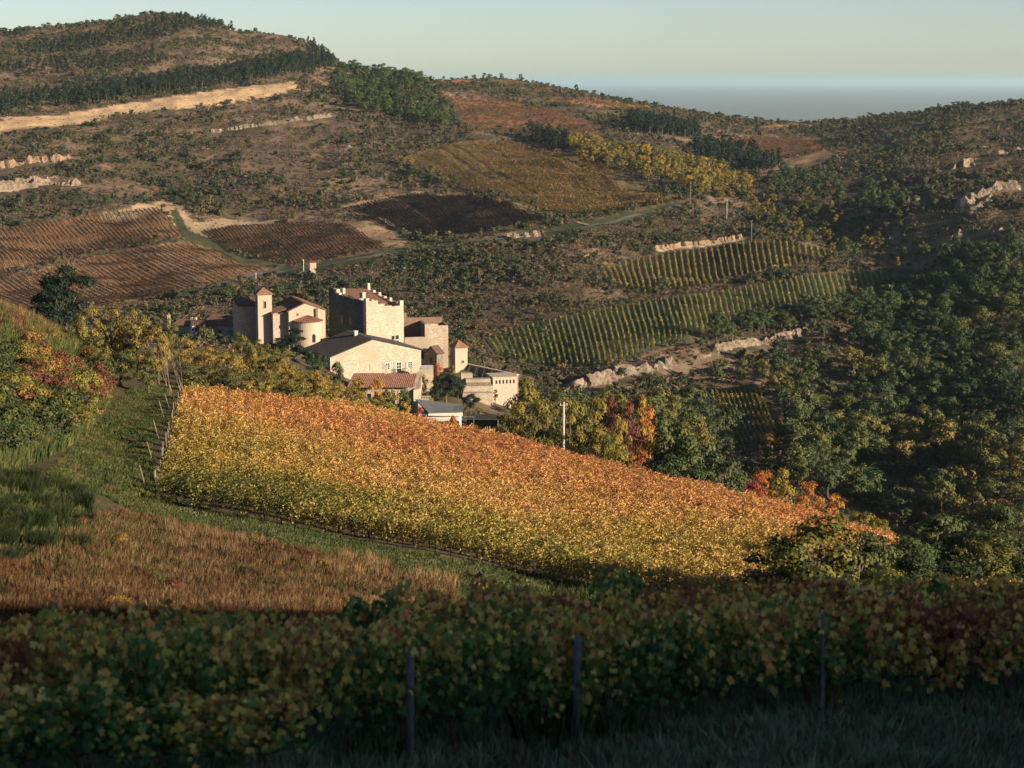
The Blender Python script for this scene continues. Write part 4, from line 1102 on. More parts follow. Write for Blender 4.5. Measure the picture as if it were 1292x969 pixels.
# broom on the brown slope
BRM = poly([(-30,608),(90,606),(118,640),(112,700),(60,722),(-30,720)], 60, 130)
bx, by = spaced(BRM, 1.95, 63)
for x, y in zip(bx, by):
    i = random.randrange(100); s = random.uniform(.45, .85)
    thing('broom_bush', [('stems', BROOM[i % 4])], (x, y, float(H(x, y))), random.uniform(0, 6.28), (s, s, s * random.uniform(.6, .9)), 'green upright broom bush in the clump on the brown grass slope', 'bush', 'broom bushes of the brown slope', random.uniform(.2, .75))
plant(8, 725, 74, 60, 'broom', 0.3, 'lone dark broom bush below the broom clump', 'bush', name='broom_bush')
plant(-10, 760, 66, 60, 'broom', 0.1, 'dark broom bush in the shadow edge of the slope', 'bush', name='broom_bush')
plant(84, 665, 93, 22, 'broom', 0.9, 'small yellowish broom bush at the side of the clump', 'bush', name='broom_bush')

# ------------------------------------------------------------------ valley wood
SMALL = F_SOIL['f8'][0]
PLOTCLEAR = poly([(915,530),(985,530),(992,592),(925,592)], 400)
WOOD = poly([(690,535),(730,532),(800,520),(880,498),(935,476),(1035,450),(1130,405),(1292,385),(1340,420),(1340,690),(1150,668),(1060,640),(1000,612),(940,590),(860,570),(760,548)], 380, 760)
wx, wy = spaced(WOOD, 5.9, 71, 6000)
wz = H(wx, wy)
k = in_view(wx, wy, wz + 4, 25) & ~inside(SMALL, wx, wy) & ~inside(PLOTCLEAR, wx, wy) & (wy > 400)
dn = fbm(wx / 35, wy / 35, 3, 91)
k &= RNG.uniform(0, 1, len(wx)) < np.clip(0.35 + (dn - 0.38) * 4.0, 0.12, 1.0)
wx, wy, wz = wx[k], wy[k], wz[k]
d = np.hypot(wx, wy)
vis = visible(wx, wy, wz, 6.0)
order = np.argsort(d + np.where(vis, 0, 1e5))
own = order[:230]; rest = order[230:]
def oak_tint(x, y):
    q = float(fbm(np.array([x / 28.0]), np.array([y / 28.0]), 3, 95)[0])
    return min(.72, max(0, 0.44 + (q - 0.5) * 1.5 + random.uniform(-.2, .2)))
for j in own:
    ti = oak_tint(wx[j], wy[j]); i = random.randrange(100); s = random.uniform(.5, 1.2) * (0.8 + 0.4 * dn[k][j])
    lab, grp = (('dark green oak in the shaded valley wood', 'dark oaks of the valley wood') if ti < .42 else ('olive green oak in the valley wood', 'olive oaks of the valley wood') if ti < .66 else ('brownish autumn oak in the valley wood', 'brown oaks of the valley wood'))
    thing('oak_tree', [('crown', OAK[i % 6]), ('trunk', OAKT[i % 3])], (wx[j], wy[j], wz[j]), random.uniform(0, 6.28), (s, s, s * random.uniform(.85, 1.25)), lab, 'tree', grp, ti)
n = len(rest)
s = RNG.uniform(.5, 1.15, n)
if n: scatter('valley_wood', OAK, np.stack([wx[rest], wy[rest], wz[rest]], 1), RNG.uniform(0, 6.28, n), np.stack([s, s, s * RNG.uniform(.85, 1.25, n)], 1),
        np.clip(0.44 + (fbm(wx[rest] / 28, wy[rest] / 28, 3, 95) - 0.5) * 1.5 + RNG.normal(size=n) * .1, 0, .72), 'mass of oaks deeper in the valley wood', 'wood')
print('wood', len(own), n)
# single colour accents in the wood
for (px_, top, w_, kind, tint, label, Y_) in ((1093,532,12,'fall',.84,'small dark red tree deep in the valley wood',545),(1115,535,14,'fall',.58,'small orange tree deep in the valley wood',540),(1140,520,20,'fall',.5,'brown orange tree in the valley wood clearing',555),
        (1200,548,26,'fall',.22,'yellow olive tree by the valley floor',500),(1232,552,28,'fall',.2,'broad yellow olive tree by the valley floor',498),(1140,560,30,'fall',.2,'olive yellow low tree above the dark valley floor',508),(1270,585,30,'fall',.2,'olive tree at the edge of the dark valley floor',470),
        (1045,462,16,'fall',.5,'rusty tree in the upper valley wood',630),(893,412,12,'fall',.5,'brown tree at the end of the limestone ledge',640)):
    plant(px_, top, Y_, w_, kind, tint, label, 'tree')

# ------------------------------------------------------------------ woods on the far slopes: trees one by one where they show largest
def far_trees(pgs, d, meshes, s0, s1, tint0, tint1, label, group, name, cat='tree', cap=300, seed=1, ymin=450):
    out = []
    for a, pg in enumerate(pgs):
        x, y = spaced(pg, d, seed + a)
        out.append(np.stack([x, y], 1))
    q = np.concatenate(out); x, y = q[:, 0], q[:, 1]; z = H(x, y)
    k = in_view(x, y, z + 3, 10); x, y, z = x[k], y[k], z[k]
    k = visible(x, y, z, 6.0); x, y, z = x[k], y[k], z[k]
    sz = RNG.uniform(s0, s1, len(x))
    o_ = np.argsort(-sz / np.hypot(x, y))
    for c_, j in enumerate(o_[:cap]):
        o = link(name, meshes[c_ % len(meshes)], None, (x[j], y[j], z[j]), random.uniform(0, 6.28), (sz[j], sz[j], sz[j] * random.uniform(.8, 1.25)))
        o['tint'] = random.uniform(tint0, tint1); tag(o, label, cat, group)
    r_ = o_[cap:]
    if len(r_):
        scatter(name + '_mass', meshes, np.stack([x[r_], y[r_], z[r_]], 1), RNG.uniform(0, 6.28, len(r_)), sz[r_], RNG.uniform(tint0, tint1, len(r_)), label.replace('tree ', 'trees ') + ', the many smaller ones', 'wood')
    print(name, len(x))
def joined(crown_me, trunk_me, name):
    """crown and stem of a tree too far off to show its parts"""
    n1, n2 = len(crown_me.vertices), len(trunk_me.vertices)
    v1 = np.empty(n1 * 3); crown_me.vertices.foreach_get('co', v1); v2 = np.empty(n2 * 3); trunk_me.vertices.foreach_get('co', v2)
    F = [list(p.vertices) for p in crown_me.polygons] + [[n1 + i for i in p.vertices] for p in trunk_me.polygons]
    lr = np.empty(len(crown_me.polygons)); crown_me.attributes['lr'].data.foreach_get('value', lr)
    nf = len(F)
    return np_mesh(name, np.concatenate([v1, v2]).reshape(-1, 3), F, [crown_me.materials[0], trunk_me.materials[0]], {'lr': ('FACE', 'FLOAT', np.concatenate([lr, np.zeros(nf - len(lr))]))},
                   mi=[0] * len(lr) + [1] * (nf - len(lr)))
PINE_J = [joined(a, OAKT[i % 3], 'pine_tree') for i, a in enumerate(PINE)]
FALL_J = [joined(a, OAKT[i % 3], 'tree') for i, a in enumerate(FALL)]
OAK_J = [joined(a, OAKT[i % 3], 'oak_tree') for i, a in enumerate(OAK)]
far_trees([poly([(0,124),(120,110),(200,101),(300,88),(380,74),(424,82),(400,92),(300,106),(200,120),(120,130),(0,143)], 900)], 6.2, PINE_J, .8, 1.3, .1, .7, 'pine tree in the dense band above the bare earth bank', 'pines above the earth bank', 'pine_tree', cap=150, seed=401)
far_trees([poly([(0,84),(100,76),(200,68),(210,82),(100,92),(0,97)], 900), poly([(30,62),(100,50),(160,42),(230,24),(296,32),(240,40),(200,52),(110,66),(40,70)], 900), poly([(380,46),(410,52),(432,76),(420,84),(395,70)], 900)],
          8.5, PINE_J, .7, 1.2, .1, .7, 'pine tree scattered in the upper bands of the summit hill', 'pines of the summit hill', 'pine_tree', cap=70, seed=411)
far_trees([poly([(430,86),(470,92),(522,100),(560,130),(580,158),(560,165),(500,148),(440,140),(420,110)], 900)], 8.5, OAK_J, .7, 1.3, .1, .55, 'dark tree in the clump on the shoulder of the summit hill', 'trees on the hill shoulder', 'evergreen_tree', cap=120, seed=421)
far_trees([poly([(875,188),(930,186),(985,208),(975,222),(930,215),(880,202)], 800), poly([(665,168),(720,180),(715,193),(670,185)], 800), poly([(790,150),(880,165),(880,178),(800,168)], 900)], 6.5, PINE_J, .9, 1.5, .05, .4, 'dark pine in the grove between the yellow trees and red field', 'dark pines by the red field', 'pine_tree', cap=75, seed=431)
far_trees([poly([(715,178),(780,190),(860,205),(950,232),(945,255),(880,250),(820,232),(770,215),(715,195)], 800)], 8.0, FALL_J, .6, 1.25, .10, .40, 'yellow autumn tree in the grove at the edge of the far vineyard', 'yellow trees by the far vineyard', 'autumn_tree', cap=150, seed=441)
far_trees([poly([(1120,326),(1150,322),(1292,322),(1320,345),(1190,345),(1150,334)], 600), poly([(1190,352),(1310,345),(1320,400),(1200,402),(1130,408),(1060,412),(960,424),(890,440),(880,432),(960,410),(1080,390),(1160,372)], 600)], 6.4, OAK_J, .6, 1.15, .1, .5, 'dark oak in the wood beside the long curved vineyard', 'oaks by the curved vineyard', 'holm_oak', cap=140, seed=451)
far_trees([poly([(945,240),(1040,250),(1130,280),(1120,320),(1040,318),(1000,300),(940,275)], 700)], 10.5, FALL_J, .4, .8, .05, .38, 'brownish tree on the slope above the gold vineyard', 'brownish trees above the gold vineyard', 'autumn_tree', cap=120, seed=461)
far_trees([poly([(985,215),(1090,240),(1160,265),(1130,285),(1030,262),(970,240)], 700)], 12.5, OAK_J, .6, 1.2, .1, .5, 'dark tree on the slope below the red field', 'dark trees below the red field', 'evergreen_tree', cap=80, seed=471)
far_trees([poly([(500,200),(520,212),(570,232),(600,240),(560,240),(520,228)], 800)], 8, OAK_J, .5, .9, .2, .8, 'olive tree in the hedge between the dark and yellow vineyards', 'hedge trees between two vineyards', 'hedge_tree', cap=60, seed=481)
for (px_, top, w_, Y_, kind, tint, label) in ((549,298,22,900,'oak',.45,'green tree by the bend of the road'),(574,300,20,895,'oak',.5,'olive tree by the road below the dark vineyard'),(531,305,16,900,'oak',.5,'small olive tree on the left of the road bend'),
        (684,404,22,655,'oak',.4,'dark tree standing inside the curved vineyard'),(836,349,24,770,'oak',.4,'dark bushy tree under the gold vineyard'),(1070,300,36,870,'oak',.32,'big dark oak at the end of the gold vineyard'),(1134,318,7,850,'poplar',.3,'single narrow yellow poplar among dark oaks'),
        (905,144,9,2030,'oak',.15,'lone dark tree on the skyline saddle'),(930,150,14,2050,'oak',.15,'low dark tree clump on the skyline saddle'),(657,92,6,1980,'oak',.1,'tiny pointed tree on the ridge skyline'),(727,104,7,1990,'oak',.1,'small round tree on the ridge skyline'),(1288,126,6,1640,'oak',.1,'dark tree on the skyline of the right hill'),
        (1182,134,5,1700,'oak',.1,'tiny dark tree on the bare right skyline'),(1200,133,5,1690,'oak',.1,'second tiny dark tree on the bare right skyline'),(5,34,14,1880,'oak',.12,'dark rounded tree on the skyline of the summit hill'),(31,33,8,1890,'oak',.12,'small tree on the skyline of the summit hill'),(85,28,10,1930,'oak',.12,'dark tree where the summit skyline rises'),
        (612,452,14,600,'cypress',.4,'thin dark cypress in front of the curved vineyard'),(640,440,12,610,'cypress',.4,'small dark cypress between castle and curved vineyard')):
    plant(px_, top, Y_, w_, kind, tint, label, 'tree')
SK = []
for i in range(46):
    px_ = random.choice([random.uniform(0, 430), random.uniform(430, 860), random.uniform(1140, 1292)])
    SK.append(px_)
for px_ in SK:
    # stands a little below the crest
    tx = float(ray(px_, 100)[0]); ys = np.linspace(1500, 2300, 160); el = H(tx * ys, ys) / ys; Y_ = float(ys[int(np.argmax(el))]) - random.uniform(0, 25)
    s = random.uniform(.35, .9)
    o = link('evergreen_tree', OAK_J[random.randrange(6)], None, (tx * Y_, Y_, float(H(tx * Y_, Y_))), random.uniform(0, 6), (s, s, s * random.uniform(.7, 1.2))); o['tint'] = random.uniform(.05, .35)
    tag(o, 'small dark tree along the crest of the far hills', 'tree', 'small trees of the crest')

# ------------------------------------------------------------------ scrub over the hillsides
LEDGES = [[(716,497),(750,490),(790,480),(830,470),(868,464)], [(880,456),(905,448),(950,438),(1000,428),(1030,422)], [(-10,216),(25,210),(45,206),(100,200)], [(-10,246),(30,240),(60,234),(104,236)], [(265,168),(330,160),(400,151),(422,147)],
          [(1185,216),(1210,214),(1235,210)], [(1228,262),(1240,250),(1256,243),(1292,238)], [(1183,306),(1220,300),(1262,296)], [(830,316),(855,313),(880,311),(910,306),(942,300)], [(640,302),(660,300),(692,297)], [(1146,260),(1168,252)]]
def at_ledge(x, y, z):
    # bare ground in front of the rock bands
    u, v = pix(x, y, z); out = np.zeros(len(u), bool)
    for Lg in LEDGES:
        q = np.array(Lg, float); f = np.interp(u, q[:, 0], q[:, 1])
        out |= (u > q[0, 0] - 4) & (u < q[-1, 0] + 4) & (v > f - 5) & (v < f + 7)
    return out
CLEAR = [q[0] for q in F_SOIL.values()] + BARE + PATHG
def scrub(ymin, ymax, dens, s0, s1, seed, name, label, protos, tint_shift=0.0, low=0.16):
    rng = np.random.default_rng(seed)
    n = int(0.31 * (ymax ** 2 - ymin ** 2) * dens)
    r = np.sqrt(rng.uniform(ymin ** 2, ymax ** 2, n)); th = rng.uniform(-0.31, 0.31, n)
    x = r * np.sin(th); y = r * np.cos(th); z = H(x, y)
    k = in_view(x, y, z, 15); x, y, z = x[k], y[k], z[k]
    k = visible(x, y, z, 2.0); x, y, z = x[k], y[k], z[k]
    bad = np.zeros(len(x), bool)
    for c in CLEAR:
        a0, a1 = c.min(0), c.max(0)
        q = np.nonzero((x > a0[0]) & (x < a1[0]) & (y > a0[1]) & (y < a1[1]))[0]
        bad[q[inside(c, x[q], y[q])]] = True
    bad |= rng.uniform(0, 1, len(x)) > np.clip(low + (1 - low) * np.clip((fbm(x / 38, y / 38, 4, 51) * .6 + fbm(x / 11, y / 11, 3, 57) * .4 - 0.47) * 9, 0, 1), 0, 1)
    # keep clear of the castle spur
    u, v = pix(x, y, z)
    bad |= (y < 520) & (u > 300) & (u < 660) & (y > 400)
    bad |= at_ledge(x, y, z)
    x, y, z = x[~bad], y[~bad], z[~bad]
    s = (s0 + (s1 - s0) * rng.uniform(0, 1, len(x)) ** 1.8) * (0.7 + 0.6 * fbm(x / 25, y / 25, 2, 53))
    ti = np.clip(0.42 + tint_shift + rng.normal(size=len(x)) * 0.17, 0, 1)
    print(name, len(x))
    return scatter(name, protos, np.stack([x, y, z], 1), rng.uniform(0, 6.28, len(x)), np.stack([s, s, s * rng.uniform(.7, 1.3, len(x))], 1), ti, label, 'scrub')
scrub(430, 1000, 0.135, .34, 1.7, 501, 'hillside_scrub', 'olive and brown scrub covering the slopes around the castle', BUSH, low=0.14)
scrub(1000, 2150, 0.058, .45, 2.1, 502, 'far_scrub', 'brown and dark scrub covering the far hillsides', BUSH, low=0.1)
scrub(430, 1000, 0.42, .5, 1.5, 504, 'hillside_heath', 'low brown heath between the shrubs of the near hillsides', HEATH, .1, low=0.75)
scrub(1000, 2150, 0.15, .7, 2.0, 505, 'far_heath', 'low brown heath on the far hillsides', HEATH, .12, low=0.6)
for q, pg in enumerate(BARE[:4]):
    x, y = sample(pg, (.012, .02, .02, .02)[q], 520 + q); z = H(x, y); n = len(x); s_ = RNG.uniform(.4, 1.3, n)
    scatter('bank_heath', HEATH, np.stack([x, y, z], 1), RNG.uniform(0, 6.28, n), s_, RNG.uniform(.2, .9, n), ('sparse heath growing on the long bare earth bank', 'sparse heath on the bare rim above the rust brown vineyard', 'sparse heath on the bare strip above the small vineyard', 'sparse heath on the bare patch beside the dark vineyard')[q], 'scrub')
scrub(560, 2100, 0.0026, .7, 1.25, 503, 'small_hillside_trees', 'countless small dark trees dotted through the hillside scrub', FARB, -0.25)

# ------------------------------------------------------------------ castle village
class Bld:
    """a building in its own frame: x along the front to the right, y into the building, z up"""
    def __init__(s, name, px_, py_, Y_, rot, label, cat='building', zdrop=0.0, group=None):
        p = P(px_, py_, Y_)
        s.root = link(name, None, None, (p.x, p.y, p.z), math.radians(rot)); tag(s.root, label, cat, group)
        s.o = p; s.r = math.radians(rot); s.Y = Y_
    def part(s, name, mb, mat, parent=None, label=None, smooth=False):
        o = link(name, mb.mesh(name, mat, smooth), parent or s.root)
        if label: o['label'] = label
        return o
    def window(s, x, z, w_, h_, y=0.0, face='front', shutters=False, arch=False, frame='pale_stone', name='window', mull=False):
        """frame standing proud of the wall with its pane set back"""
        e = 0.14
        def tr(mb):
            if face == 'front': return mb
            for i, v in enumerate(mb.V):
                if face == 'right': mb.V[i] = (y - v[1], v[0], v[2])
                elif face == 'left': mb.V[i] = (y + v[1], v[0], v[2])
            return mb
        y0 = 0 if face != 'front' else y
        f = MB()
        f.box(x - w_/2 - e, x - w_/2, y0 - .12, y0 + .05, z, z + h_); f.box(x + w_/2, x + w_/2 + e, y0 - .12, y0 + .05, z, z + h_)
        f.box(x - w_/2 - e, x + w_/2 + e, y0 - .16, y0 + .05, z - e, z); 
        if arch:
            pts = [(x - w_/2 - e, z + h_)] + [(x - (w_/2 + e) * math.cos(t), z + h_ + (w_/2 + e) * math.sin(t)) for t in np.linspace(0.3, math.pi - 0.3, 7)] + [(x + w_/2 + e, z + h_)]
            f.profile(pts[::-1], y0 - .12, y0 + .05)
        else: f.box(x - w_/2 - e, x + w_/2 + e, y0 - .12, y0 + .05, z + h_, z + h_ + e)
        wnd = s.part(name, tr(f), M[frame])
        g_ = MB().box(x - w_/2, x + w_/2, y0 - .05, y0 + .02, z, z + h_)
        s.part('pane', tr(g_), M['glass'], wnd)
        if mull:
            q = MB().box(x - .04, x + .04, y0 - .09, y0 - .05, z, z + h_)
            for k_ in (0.33, 0.66): q.box(x - w_/2, x + w_/2, y0 - .085, y0 - .05, z + h_ * k_ - .03, z + h_ * k_ + .03)
            s.part('glazing_bar', tr(q), M['white_frame'], wnd)
        if shutters:
            for sg in (-1, 1):
                q = MB(); xc = x + sg * (w_ * .5 + e + w_ * .27)
                q.box(xc - w_ * .25, xc + w_ * .25, y0 - .11, y0 + .02, z - .05, z + h_ + .05)
                for k_ in np.linspace(.1, .9, 6): q.box(xc - w_ * .2, xc + w_ * .2, y0 - .14, y0 - .11, z + h_ * k_ - .05, z + h_ * k_ + .05)
                s.part('shutter', tr(q), M['shutter'], wnd)
        return wnd
    def tiled(s, name, quad, mat, thick=0.18, n=0, parent=None):
        """roof plane from four local corners (eave left, eave right, ridge right, ridge left) with raised tile ridges down the slope"""
        a, b_, c, d = [Vector(q) for q in quad]
        nr = (b_ - a).cross(d - a).normalized()
        if nr.z < 0: nr = -nr
        up = nr * thick
        mb = MB().add([a, b_, c, d, a + up, b_ + up, c + up, d + up], [(0,3,2,1),(4,5,6,7),(0,1,5,4),(1,2,6,5),(2,3,7,6),(3,0,4,7)])
        n = n or max(4, int((b_ - a).length / 0.42))
        for i in range(n):
            f0, f1, fm = (i + .15) / n, (i + .85) / n, (i + .5) / n
            p0, p1, pm = a.lerp(b_, f0), a.lerp(b_, f1), a.lerp(b_, fm); q0, q1, qm = d.lerp(c, f0), d.lerp(c, f1), d.lerp(c, fm)
            e_ = up + nr * .09
            mb.add([p0 + up, p1 + up, pm + e_, q0 + up, q1 + up, qm + e_], [(0, 2, 5, 3), (2, 1, 4, 5), (0, 1, 2), (3, 5, 4)])
        return s.part(name, mb, mat, parent)

# --- keep: corner towards the camera, left face in shade, right face in the sun
SC_ = 480 / FPX                                           # metres per photograph pixel at the castle
K = Bld('castle_keep', 463, 468, 476, 45, 'tall square stone keep with broken battlements and a tiled roof inside', 'castle')
KW, KL = 12.6, 14.6                                       # right face, left face
def kz(py_): return (468 - py_) * 476 / FPX
hz = kz(379)
# right (sunlit) wall, stepping down towards the right; frame x runs along it
w1 = MB()
xs = [0, 3.9, 6.1, 8.6, KW]; zs = [hz, hz - 1.0, hz - 1.7, hz - 2.0]
pts = [(0, -1)] + [(KW, -1)] 
for i in range(3, -1, -1): pts += [(xs[i + 1], zs[i]), (xs[i], zs[i])]
w1.profile(pts, 0, 1.1)
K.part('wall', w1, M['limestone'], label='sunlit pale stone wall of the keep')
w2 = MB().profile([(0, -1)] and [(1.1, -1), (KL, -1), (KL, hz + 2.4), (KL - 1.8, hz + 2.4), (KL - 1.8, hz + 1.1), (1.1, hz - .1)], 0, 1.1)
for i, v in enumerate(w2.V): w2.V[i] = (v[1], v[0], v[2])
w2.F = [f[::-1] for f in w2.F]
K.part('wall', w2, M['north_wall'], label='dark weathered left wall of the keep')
w3 = MB().profile([(1.1, -1), (KW - 1.1, -1), (KW - 1.1, hz + 1.3), (1.1, hz + 1.9)], KL - 1.1, KL)
K.part('wall', w3, M['limestone'], label='rear wall of the keep')
w4 = MB().profile([(1.1, -1), (KL, -1), (KL, hz + 1.6), (1.1, hz - 1.9)], 0, 1.1)
for i, v in enumerate(w4.V): w4.V[i] = (KW - v[1], v[0], v[2])
K.part('wall', w4, M['limestone'], label='far right wall of the keep')
K.tiled('roof', [(1.2, 1.2, hz - 2.4), (KW - 1.2, 1.2, hz - 2.9), (KW - 1.2, KL - 1.2, hz + 1.2), (1.2, KL - 1.2, hz + 1.7)], M['tile'], n=26)
# merlons: along the right face, up the far wall, and over the left wall
def merlon(x0, x1, y0, y1, z0, z1): K.part('merlon', MB().box(x0, x1, y0, y1, z0, z1), M['pale_stone'])
merlon(.02, 1.05, .03, 1.05, hz - .01, hz + .75); merlon(1.9, 2.6, .05, 1.0, hz - .01, hz + .3); merlon(KW - 1.2, KW - .02, .04, 1.0, zs[3] - .01, zs[3] + 1.3)
for i in range(6):
    y_ = 2.2 + i * 2.15; zz = hz - 1.9 + (y_ - 1.1) / (KL - 1.1) * 3.5
    merlon(KW - .86, KW - .06, y_, y_ + .8, zz - .4, zz + (.5, .75, .4, .65, .5, 1.6)[i])
for i, (y_, h_) in enumerate(((2.6, .45), (10.6, .5))):
    zz = hz - .1 + (y_ - 1.1) / (KL - 2.9) * 1.2
    merlon(.04, 1.0, y_, y_ + 1.2, zz - .2, zz + h_)
K.part('chimney', MB().box(2.6, 3.6, 4.4, 5.6, hz - 2.5, hz + 1.5).box(2.5, 3.7, 4.3, 5.7, hz + 1.5, hz + 1.72), M['pale_stone'])
K.part('chimney', MB().box(1.5, 2.3, 10.8, 12.2, hz - .5, hz + 2.4), M['pale_stone'])
K.part('corner_turret', MB().box(.15, 1.9, KL - 2.9, KL - 1.85, hz + .6, hz + 2.2), M['pale_stone'])
for dx in (-.72, .72):
    for dz in (0, 1.35): K.window(9.5 + dx, kz(444) + dz + 1.0, 1.0, 1.05, name='window')
for (y_, z_, w_, h_) in ((4.4, 5.2, 1.1, 2.9), (7.4, 6.4, .9, 2.2), (10.2, 5.2, 1.0, 3.0), (6.2, 11.2, .8, 1.8), (9.6, 11.4, .8, 1.8)):
    K.window(y_, z_, w_, h_, 0.0, 'left', frame='dark_and_shade_stone')

# --- ruined annex right of the keep: low wall on the left, high wall on the right, open room behind
Y_A = 489
A = Bld('ruined_annex', 505, 462, Y_A, 10, 'roofless stone annex joined to the right of the keep', 'castle')
def az(py_): return (462 - py_) * Y_A / FPX
def ax(px_): return (px_ - 505) * Y_A / FPX
A.part('wall', MB().profile([(ax(511), -3), (ax(567), -3), (ax(567), az(411)), (ax(554), az(411)), (ax(554), az(408.5)), (ax(537), az(408.5)), (ax(537), az(425)), (ax(511), az(425.5))], 0, 0.9), M['limestone'], label='sunlit stepped front wall of the annex')
A.part('wall', MB().box(ax(565) + .2, ax(567) - .01, .9, 9.0, -3, az(411) - .01), M['limestone'])
A.part('wall', MB().box(ax(517.5), ax(565), 8.2, 9.0, -3, az(405)), M['shade_brown_render'], label='rear wall of the open room coloured dark for shade')
A.part('wall', MB().box(ax(505) + .3, ax(517.5), 8.0, 9.0, -3, az(399)), M['shade_brown_render'])
A.part('wall', MB().box(ax(516), ax(518.5), 9.02, 9.6, -3, az(399) + .01), M['pale_stone'])
A.part('wall', MB().box(ax(502), ax(511) - .01, 0.4, 1.2, -3, az(427)), M['dark_and_shade_stone'], label='wall stub between keep and annex coloured dark for shade')
A.part('wall', MB().box(ax(536), ax(537) + .5, .91, 8.19, -3, az(409)), M['shade_brown_render'])
A.window(ax(532.6), az(452.5), 1.0, 1.9, -0.0, arch=True, frame='dark_and_shade_stone', name='door')
# gabled block added where a gable-shaped shadow falls on the annex wall
Q = Bld('gable_shadow_block', 538, 459, 483, -40, 'dark gabled block standing for a shadow on the sunlit annex wall', 'building')
Q.part('wall', MB().profile([(-0.2, -2), (3.6, -2), (3.6, 2.9), (1.7, 4.5), (-0.2, 2.9)], 0, 2.4), M['dark_and_shade_stone'])
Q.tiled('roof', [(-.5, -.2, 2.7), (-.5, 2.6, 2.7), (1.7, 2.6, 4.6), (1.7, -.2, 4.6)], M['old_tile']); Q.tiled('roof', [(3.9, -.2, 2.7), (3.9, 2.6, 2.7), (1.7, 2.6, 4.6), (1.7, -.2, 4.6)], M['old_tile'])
Q.window(1.7, .3, .8, 1.4, frame='dark_and_shade_stone')

# --- long gabled house in front of the keep
Y_H = 455
Hs = Bld('gabled_house', 417, 482, Y_H, 26, 'wide gabled farmhouse with grey shutters and a balcony below the keep', 'house')
def hz_(py_, px_=473): return (482 - py_) * (Y_H + 6) / FPX
HW = (529 - 417) * (Y_H + 5) / FPX / math.cos(math.radians(26))
xa = HW * .47
zl, zr, za = 6.0, 6.4, 9.7
Hs.part('wall', MB().profile([(0, -4), (HW, -4), (HW, zr), (xa, za), (0, zl)], 0, 17), M['render_wall'])
Hs.tiled('roof', [(-.5, -.35, zl - .12), (-.5, 17.3, zl - .12), (xa, 17.3, za + .06), (xa, -.35, za + .06)], M['dark_roof'])  # dark colour holds the shade of this left slope
Hs.tiled('roof', [(HW + .5, -.35, zr - .1), (HW + .5, 17.3, zr - .1), (xa, 17.3, za + .06), (xa, -.35, za + .06)], M['dark_roof'])
def hx(px_): return (px_ - 417) * (Y_H + 5) / FPX / math.cos(math.radians(26))
zw = 2.15
Hs.window(hx(434), zw + .1, .95, 1.35, frame='pale_stone'); Hs.window(hx(468), zw + .1, .95, 1.35, frame='pale_stone')
for q in (434, 468):
    Hs.part('shutter', MB().box(hx(q) - .48, hx(q) + .48, -.13, -.055, zw + .1, zw + 1.45), M['shutter'])
Hs.window(hx(487), zw, 1.05, 1.5, shutters=True, frame='white_frame', mull=True)
Hs.window(hx(515), zw, 1.05, 1.5, shutters=True, frame='white_frame', mull=True)
wd = Hs.window(hx(501), zw - .75, 1.15, 2.3, shutters=True, frame='white_frame', mull=True, name='balcony_door')
bl = Hs.part('balcony', MB().box(hx(501) - 1.5, hx(501) + 1.5, -.9, -.01, zw - 1.05, zw - .9), M['concrete'])
rl = MB().box(hx(501) - 1.5, hx(501) + 1.5, -.9, -.84, zw - .05, zw + .02)
for k_ in np.linspace(-1.46, 1.46, 16): rl.box(hx(501) + k_ - .025, hx(501) + k_ + .025, -.9, -.85, zw - .9, zw - .05)
rl.box(hx(501) - 1.5, hx(501) - 1.44, -.83, -.02, zw - .05, zw + .02).box(hx(501) + 1.44, hx(501) + 1.5, -.83, -.02, zw - .05, zw + .02)
Hs.part('railing', rl, M['iron'], bl)
Hs.part('chimney', MB().box(xa - 1.3, xa - .5, 9.0, 9.9, za - 1, za + 1.0).box(xa - 1.4, xa - .4, 8.9, 10.0, za + 1.0, za + 1.15), M['white_wall'])
Hs.part('skylight', MB().add([(xa - 4.4, 8.0, za - 1.3 - .05), (xa - 3.1, 8.0, za - .85), (xa - 3.1, 9.6, za - .85), (xa - 4.4, 9.6, za - 1.35)], [(0, 1, 2, 3)]), M['slate_roof'])
# terrace with railing at the right end of the house
T = Bld('house_terrace', 529, 480, 455, 3, 'raised stone terrace with white railing at the end of the gabled house', 'terrace')
tw = 18 * 455 / FPX
T.part('wall', MB().box(0, tw, 0, 5, -3, 2.7), M['render_wall'])
rb = MB().box(0, tw, .05, .13, 3.55, 3.63)
for k_ in np.linspace(.05, tw - .1, 12): rb.box(k_, k_ + .06, .06, .12, 2.7, 3.55)
T.part('railing', rb, M['white_frame'])
# --- lower tiled house
L_ = Bld('tiled_house', 440, 505, 437, 0, 'low house with long clay tiled roof below the gabled farmhouse', 'house')
def lx(px_): return (px_ - 440) * 437 / FPX
def lz(py_): return (505 - py_) * 437 / FPX
L_.part('wall', MB().profile([(0.4, -4), (lx(526), -4), (lx(526), lz(488)), (0.4, lz(488))], 0.6, 7), M['render_wall'])
L_.part('wall', MB().prism([(lx(523), -.3), (lx(532), .2), (lx(532), 7.0), (lx(526) + .01, 7.0)], -4, [lz(492), lz(489), lz(474), lz(474)]), M['render_wall'], label='sunlit end wall of the tiled house')
L_.tiled('roof', [(lx(438), -.7, lz(488)), (lx(523), -.7, lz(488)), (lx(527), 4.2, lz(474.5)), (lx(445), 4.2, lz(474.5))], M['tile'], n=34)
L_.tiled('roof', [(lx(440), 8.2, lz(486)), (lx(523), 8.2, lz(486)), (lx(527), 4.2, lz(474.5)), (lx(445), 4.2, lz(474.5))], M['tile'], n=34)
for q in (494, 509): L_.window(lx(q), -.9, 1.9, 2.6, .6, arch=True, frame='pale_stone', name='arch')
L_.window(lx(466), .2, 1.0, 1.3, .6, frame='pale_stone')
